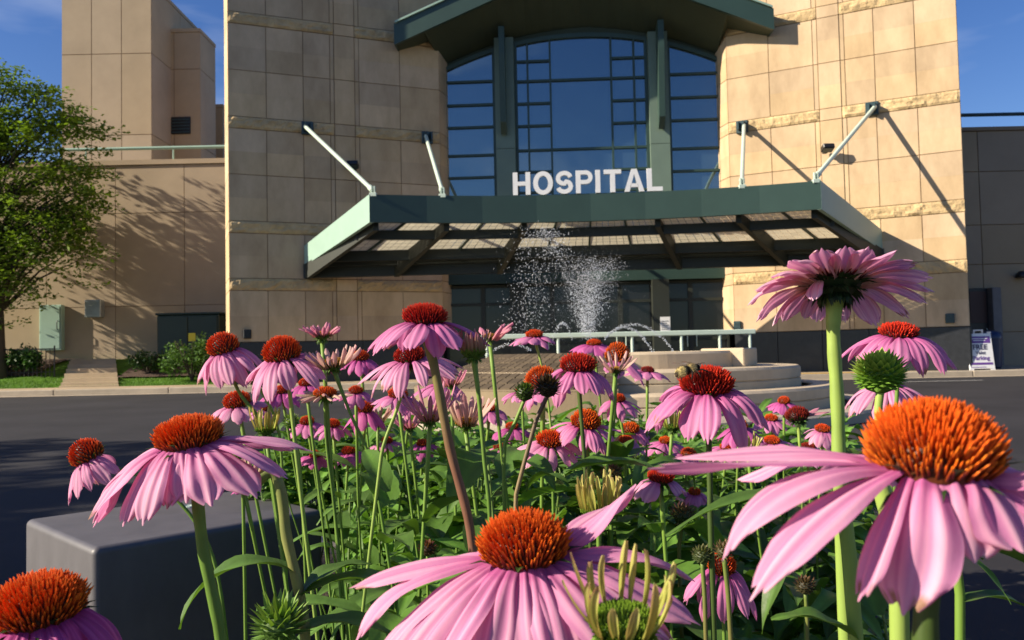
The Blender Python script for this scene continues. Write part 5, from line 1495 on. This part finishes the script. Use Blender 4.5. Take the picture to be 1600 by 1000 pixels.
# ------------------------------------------------------------------ mass of leaves below the blooms
rng2 = random.Random(99)
b = MB(); st = MB()
cnt = 0
def allowed(p):
    """keep the mass inside the bed's planted outline"""
    k = p.x/p.y
    if p.y < 2.35 and k < -.205 + .0*p.y: return False
    if p.y >= 2.35 and p.x < -.80: return False
    return k < .44 and p.y < 3.2 and p.x < .95
while cnt < 720:
    y = rng2.uniform(.62, 2.9); x = rng2.uniform(-.85, .9)
    # outline in plan: narrower to the right close to the lens
    if not allowed(V((x, y, 0))): continue
    edge = x/y
    top = .74 - .05*rng2.random() - (.10 if edge > .25 else 0) - (.07 if edge < -.18 else 0)
    top = min(top, .85 - .135*y) if y < 1.3 else min(top, .85-.175-.055*(y-1.3) + .04*rng2.random())
    top *= rng2.uniform(.76, 1.06)
    cnt += 1
    x2, y2 = x+rng2.uniform(-.12, .12), y+rng2.uniform(-.08, .08)
    g = rng2.uniform(.7, 1.2)
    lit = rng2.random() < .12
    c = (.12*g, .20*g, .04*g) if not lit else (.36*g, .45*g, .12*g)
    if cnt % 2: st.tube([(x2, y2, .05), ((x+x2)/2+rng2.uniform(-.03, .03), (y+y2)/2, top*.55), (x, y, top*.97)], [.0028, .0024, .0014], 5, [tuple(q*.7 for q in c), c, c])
    nlf = rng2.randint(13, 19)
    for k in range(nlf):
        f = rng2.uniform(.35, 1.0)**.6
        p = V((x2, y2, .05)).lerp(V((x, y, top)), f)
        L = rng2.uniform(.06, .13)*(1.2-.45*f); W = L*rng2.uniform(.26, .42)
        a0_ = math.radians(rng2.uniform(15, 70)); a1_ = math.radians(rng2.uniform(-75, 15))
        cc = rng2.uniform(.7, 1.5); col = (.105*cc, .215*cc, .034*cc)
        vs, fs, cs = leaf_geo(L, W, a0_, a1_, rng2, fold=.35, nl=6, col=col, side=rng2.uniform(-.2, .2), twist=rng2.uniform(-.6, .6))
        Mq = Matrix.Translation(p) @ Matrix.Rotation(rng2.uniform(0, 2*PI), 4, 'Z')
        vs2 = [Mq @ v for v in vs]
        tipv = vs2[-3]
        if not allowed(tipv) or tipv.y < .55: continue
        b.add(vs2, fs, cs)
tag(b.build('coneflower_leaves', m_leaf, smooth=True), 'dense mass of green lance-shaped leaves filling the flower bed', 'foliage', kind='stuff')
tag(st.build('coneflower_stalks', m_stem, smooth=True), 'crowd of thin green stalks among the leaves of the flower bed', 'foliage', kind='stuff')

# ------------------------------------------------------------------ bumblebee
bp_ = at(1074, 578, .505)
t = tag(empty('bumblebee', bp_), 'fuzzy black and pale yellow bumblebee clinging to the dark red cone', 'bee')
Mbz = Matrix.Rotation(math.radians(-12), 4, 'Y') @ Matrix.Rotation(math.radians(20), 4, 'Z')
t.matrix_world = Matrix.Translation(bp_) @ Mbz
b = MB(); rb = random.Random(4)
S = .0072
# body: abdomen (left, -x), thorax, head (+x) as one lathed surface along x
prof = [(-1.25, 0), (-1.15, .22), (-.9, .42), (-.5, .52), (-.15, .42), (0, .36), (.2, .46), (.45, .50), (.7, .40), (.85, .26), (.95, .28), (1.1, .26), (1.22, .12), (1.26, 0)]
vs = []; cs = []; n_ = 18
def bcol(x):
    if x < -1.1: return (.05, .035, .02)
    if x < -.42: return (.52, .42, .18)
    if x < -.05: return (.03, .022, .014)
    if x < .1: return (.03, .025, .015)
    if x < .82: return (.55, .42, .18)
    return (.02, .018, .015)
for (x, r) in prof:
    for k in range(n_):
        a = 2*PI*k/n_; vs.append(V((x, r*math.cos(a), r*math.sin(a)*.92 - (.12*(x*x) if x < 0 else 0)))*S); cs.append(bcol(x))
fs = [(i*n_+k, i*n_+(k+1) % n_, (i+1)*n_+(k+1) % n_, (i+1)*n_+k) for i in range(len(prof)-1) for k in range(n_)]
b.add(vs, fs, cs)
for _ in range(2600):
    x = rb.uniform(-1.2, 1.15)
    r = 0
    for i in range(len(prof)-1):
        if prof[i][0] <= x <= prof[i+1][0]: f = (x-prof[i][0])/(prof[i+1][0]-prof[i][0]); r = prof[i][1]*(1-f)+prof[i+1][1]*f
    a = rb.uniform(0, 2*PI); o = V((0, math.cos(a), math.sin(a)*.92)); p = (V((x, 0, -(.12*x*x if x < 0 else 0))) + o*r)
    if .05 < x < .5 and o.z > .75 and abs(o.y) < .4: c = (.03, .025, .02)
    else: c = bcol(x)
    d = (o + V((rb.uniform(-.5, .2), rb.uniform(-.3, .3), rb.uniform(-.3, .3)))).normalized(); L = rb.uniform(.08, .17)*(1.3 if x > 0 else 1)
    s = d.orthogonal().normalized()*.012; q = rb.uniform(.7, 1.3); cc = tuple(k*q for k in c)
    b.add([(p-s)*S, (p+s)*S, (p+d*L)*S], [(0, 1, 2)], [cc]*3)
for s in (-1, 1):
    for (x, fx, dz) in ((.15, -.55, -.62), (.4, .25, -.70), (.65, 1.1, -.55)):
        b.tube([V((x, s*.3, -.2))*S, V((x+fx*.3, s*.75, -.22))*S, V((x+fx*.7, s*.85, dz))*S, V((x+fx*.85, s*.8, dz-.18))*S], [.0006, .0005, .0004, .0002], 6, [(.02, .016, .012)]*4)
    b.tube([V((1.15, s*.1, .12))*S, V((1.35, s*.25, .28))*S, V((1.6, s*.35, .22))*S], [.0002, .00018, .00015], 5, [(.01, .01, .01)]*3)
m_bee = mat('bee_fur', (1, 1, 1), .7, .1, 500, tint=True, spec=.2)
b.build('bee_body', m_bee, t, smooth=True)
for s in (-1, 1):
    b = MB(); b.t = (.01, .01, .01); b.lathe([(0, -.13), (.08, -.08), (.1, 0), (.08, .08), (0, .13)], 10); b.v = [((V(v)+V((1.02, s*.22, .02)))*S)[:] for v in b.v]; b.build('eye', m_bee, t, smooth=True)
m_wing = bpy.data.materials.new('bee_wing'); m_wing.use_nodes = True
pb_ = m_wing.node_tree.nodes['Principled BSDF']; pb_.inputs['Base Color'].default_value = (.35, .30, .24, 1); pb_.inputs['Alpha'].default_value = .42; pb_.inputs['Roughness'].default_value = .2
for s in (-1, 1):
    for (L, Wd, an, dz) in ((1.35, .42, 158, .10), (.95, .34, 140, .02)):
        b = MB(); vs = []; n_ = 14
        for k in range(n_):
            a = 2*PI*k/n_; vs.append(((L/2+L/2*math.cos(a)), Wd*.5*math.sin(a)*(1.2 if math.cos(a) > 0 else .8), .03*math.sin(a*2)))
        b.add([V(v)*S for v in vs], [tuple(range(n_))]); o = b.build('wing', m_wing, t)
        o.matrix_basis = Matrix.Translation(V((.35, s*.25, .42+dz))*S) @ Matrix.Rotation(math.radians(s*an), 4, 'Z') @ Matrix.Rotation(math.radians(-14), 4, 'Y')
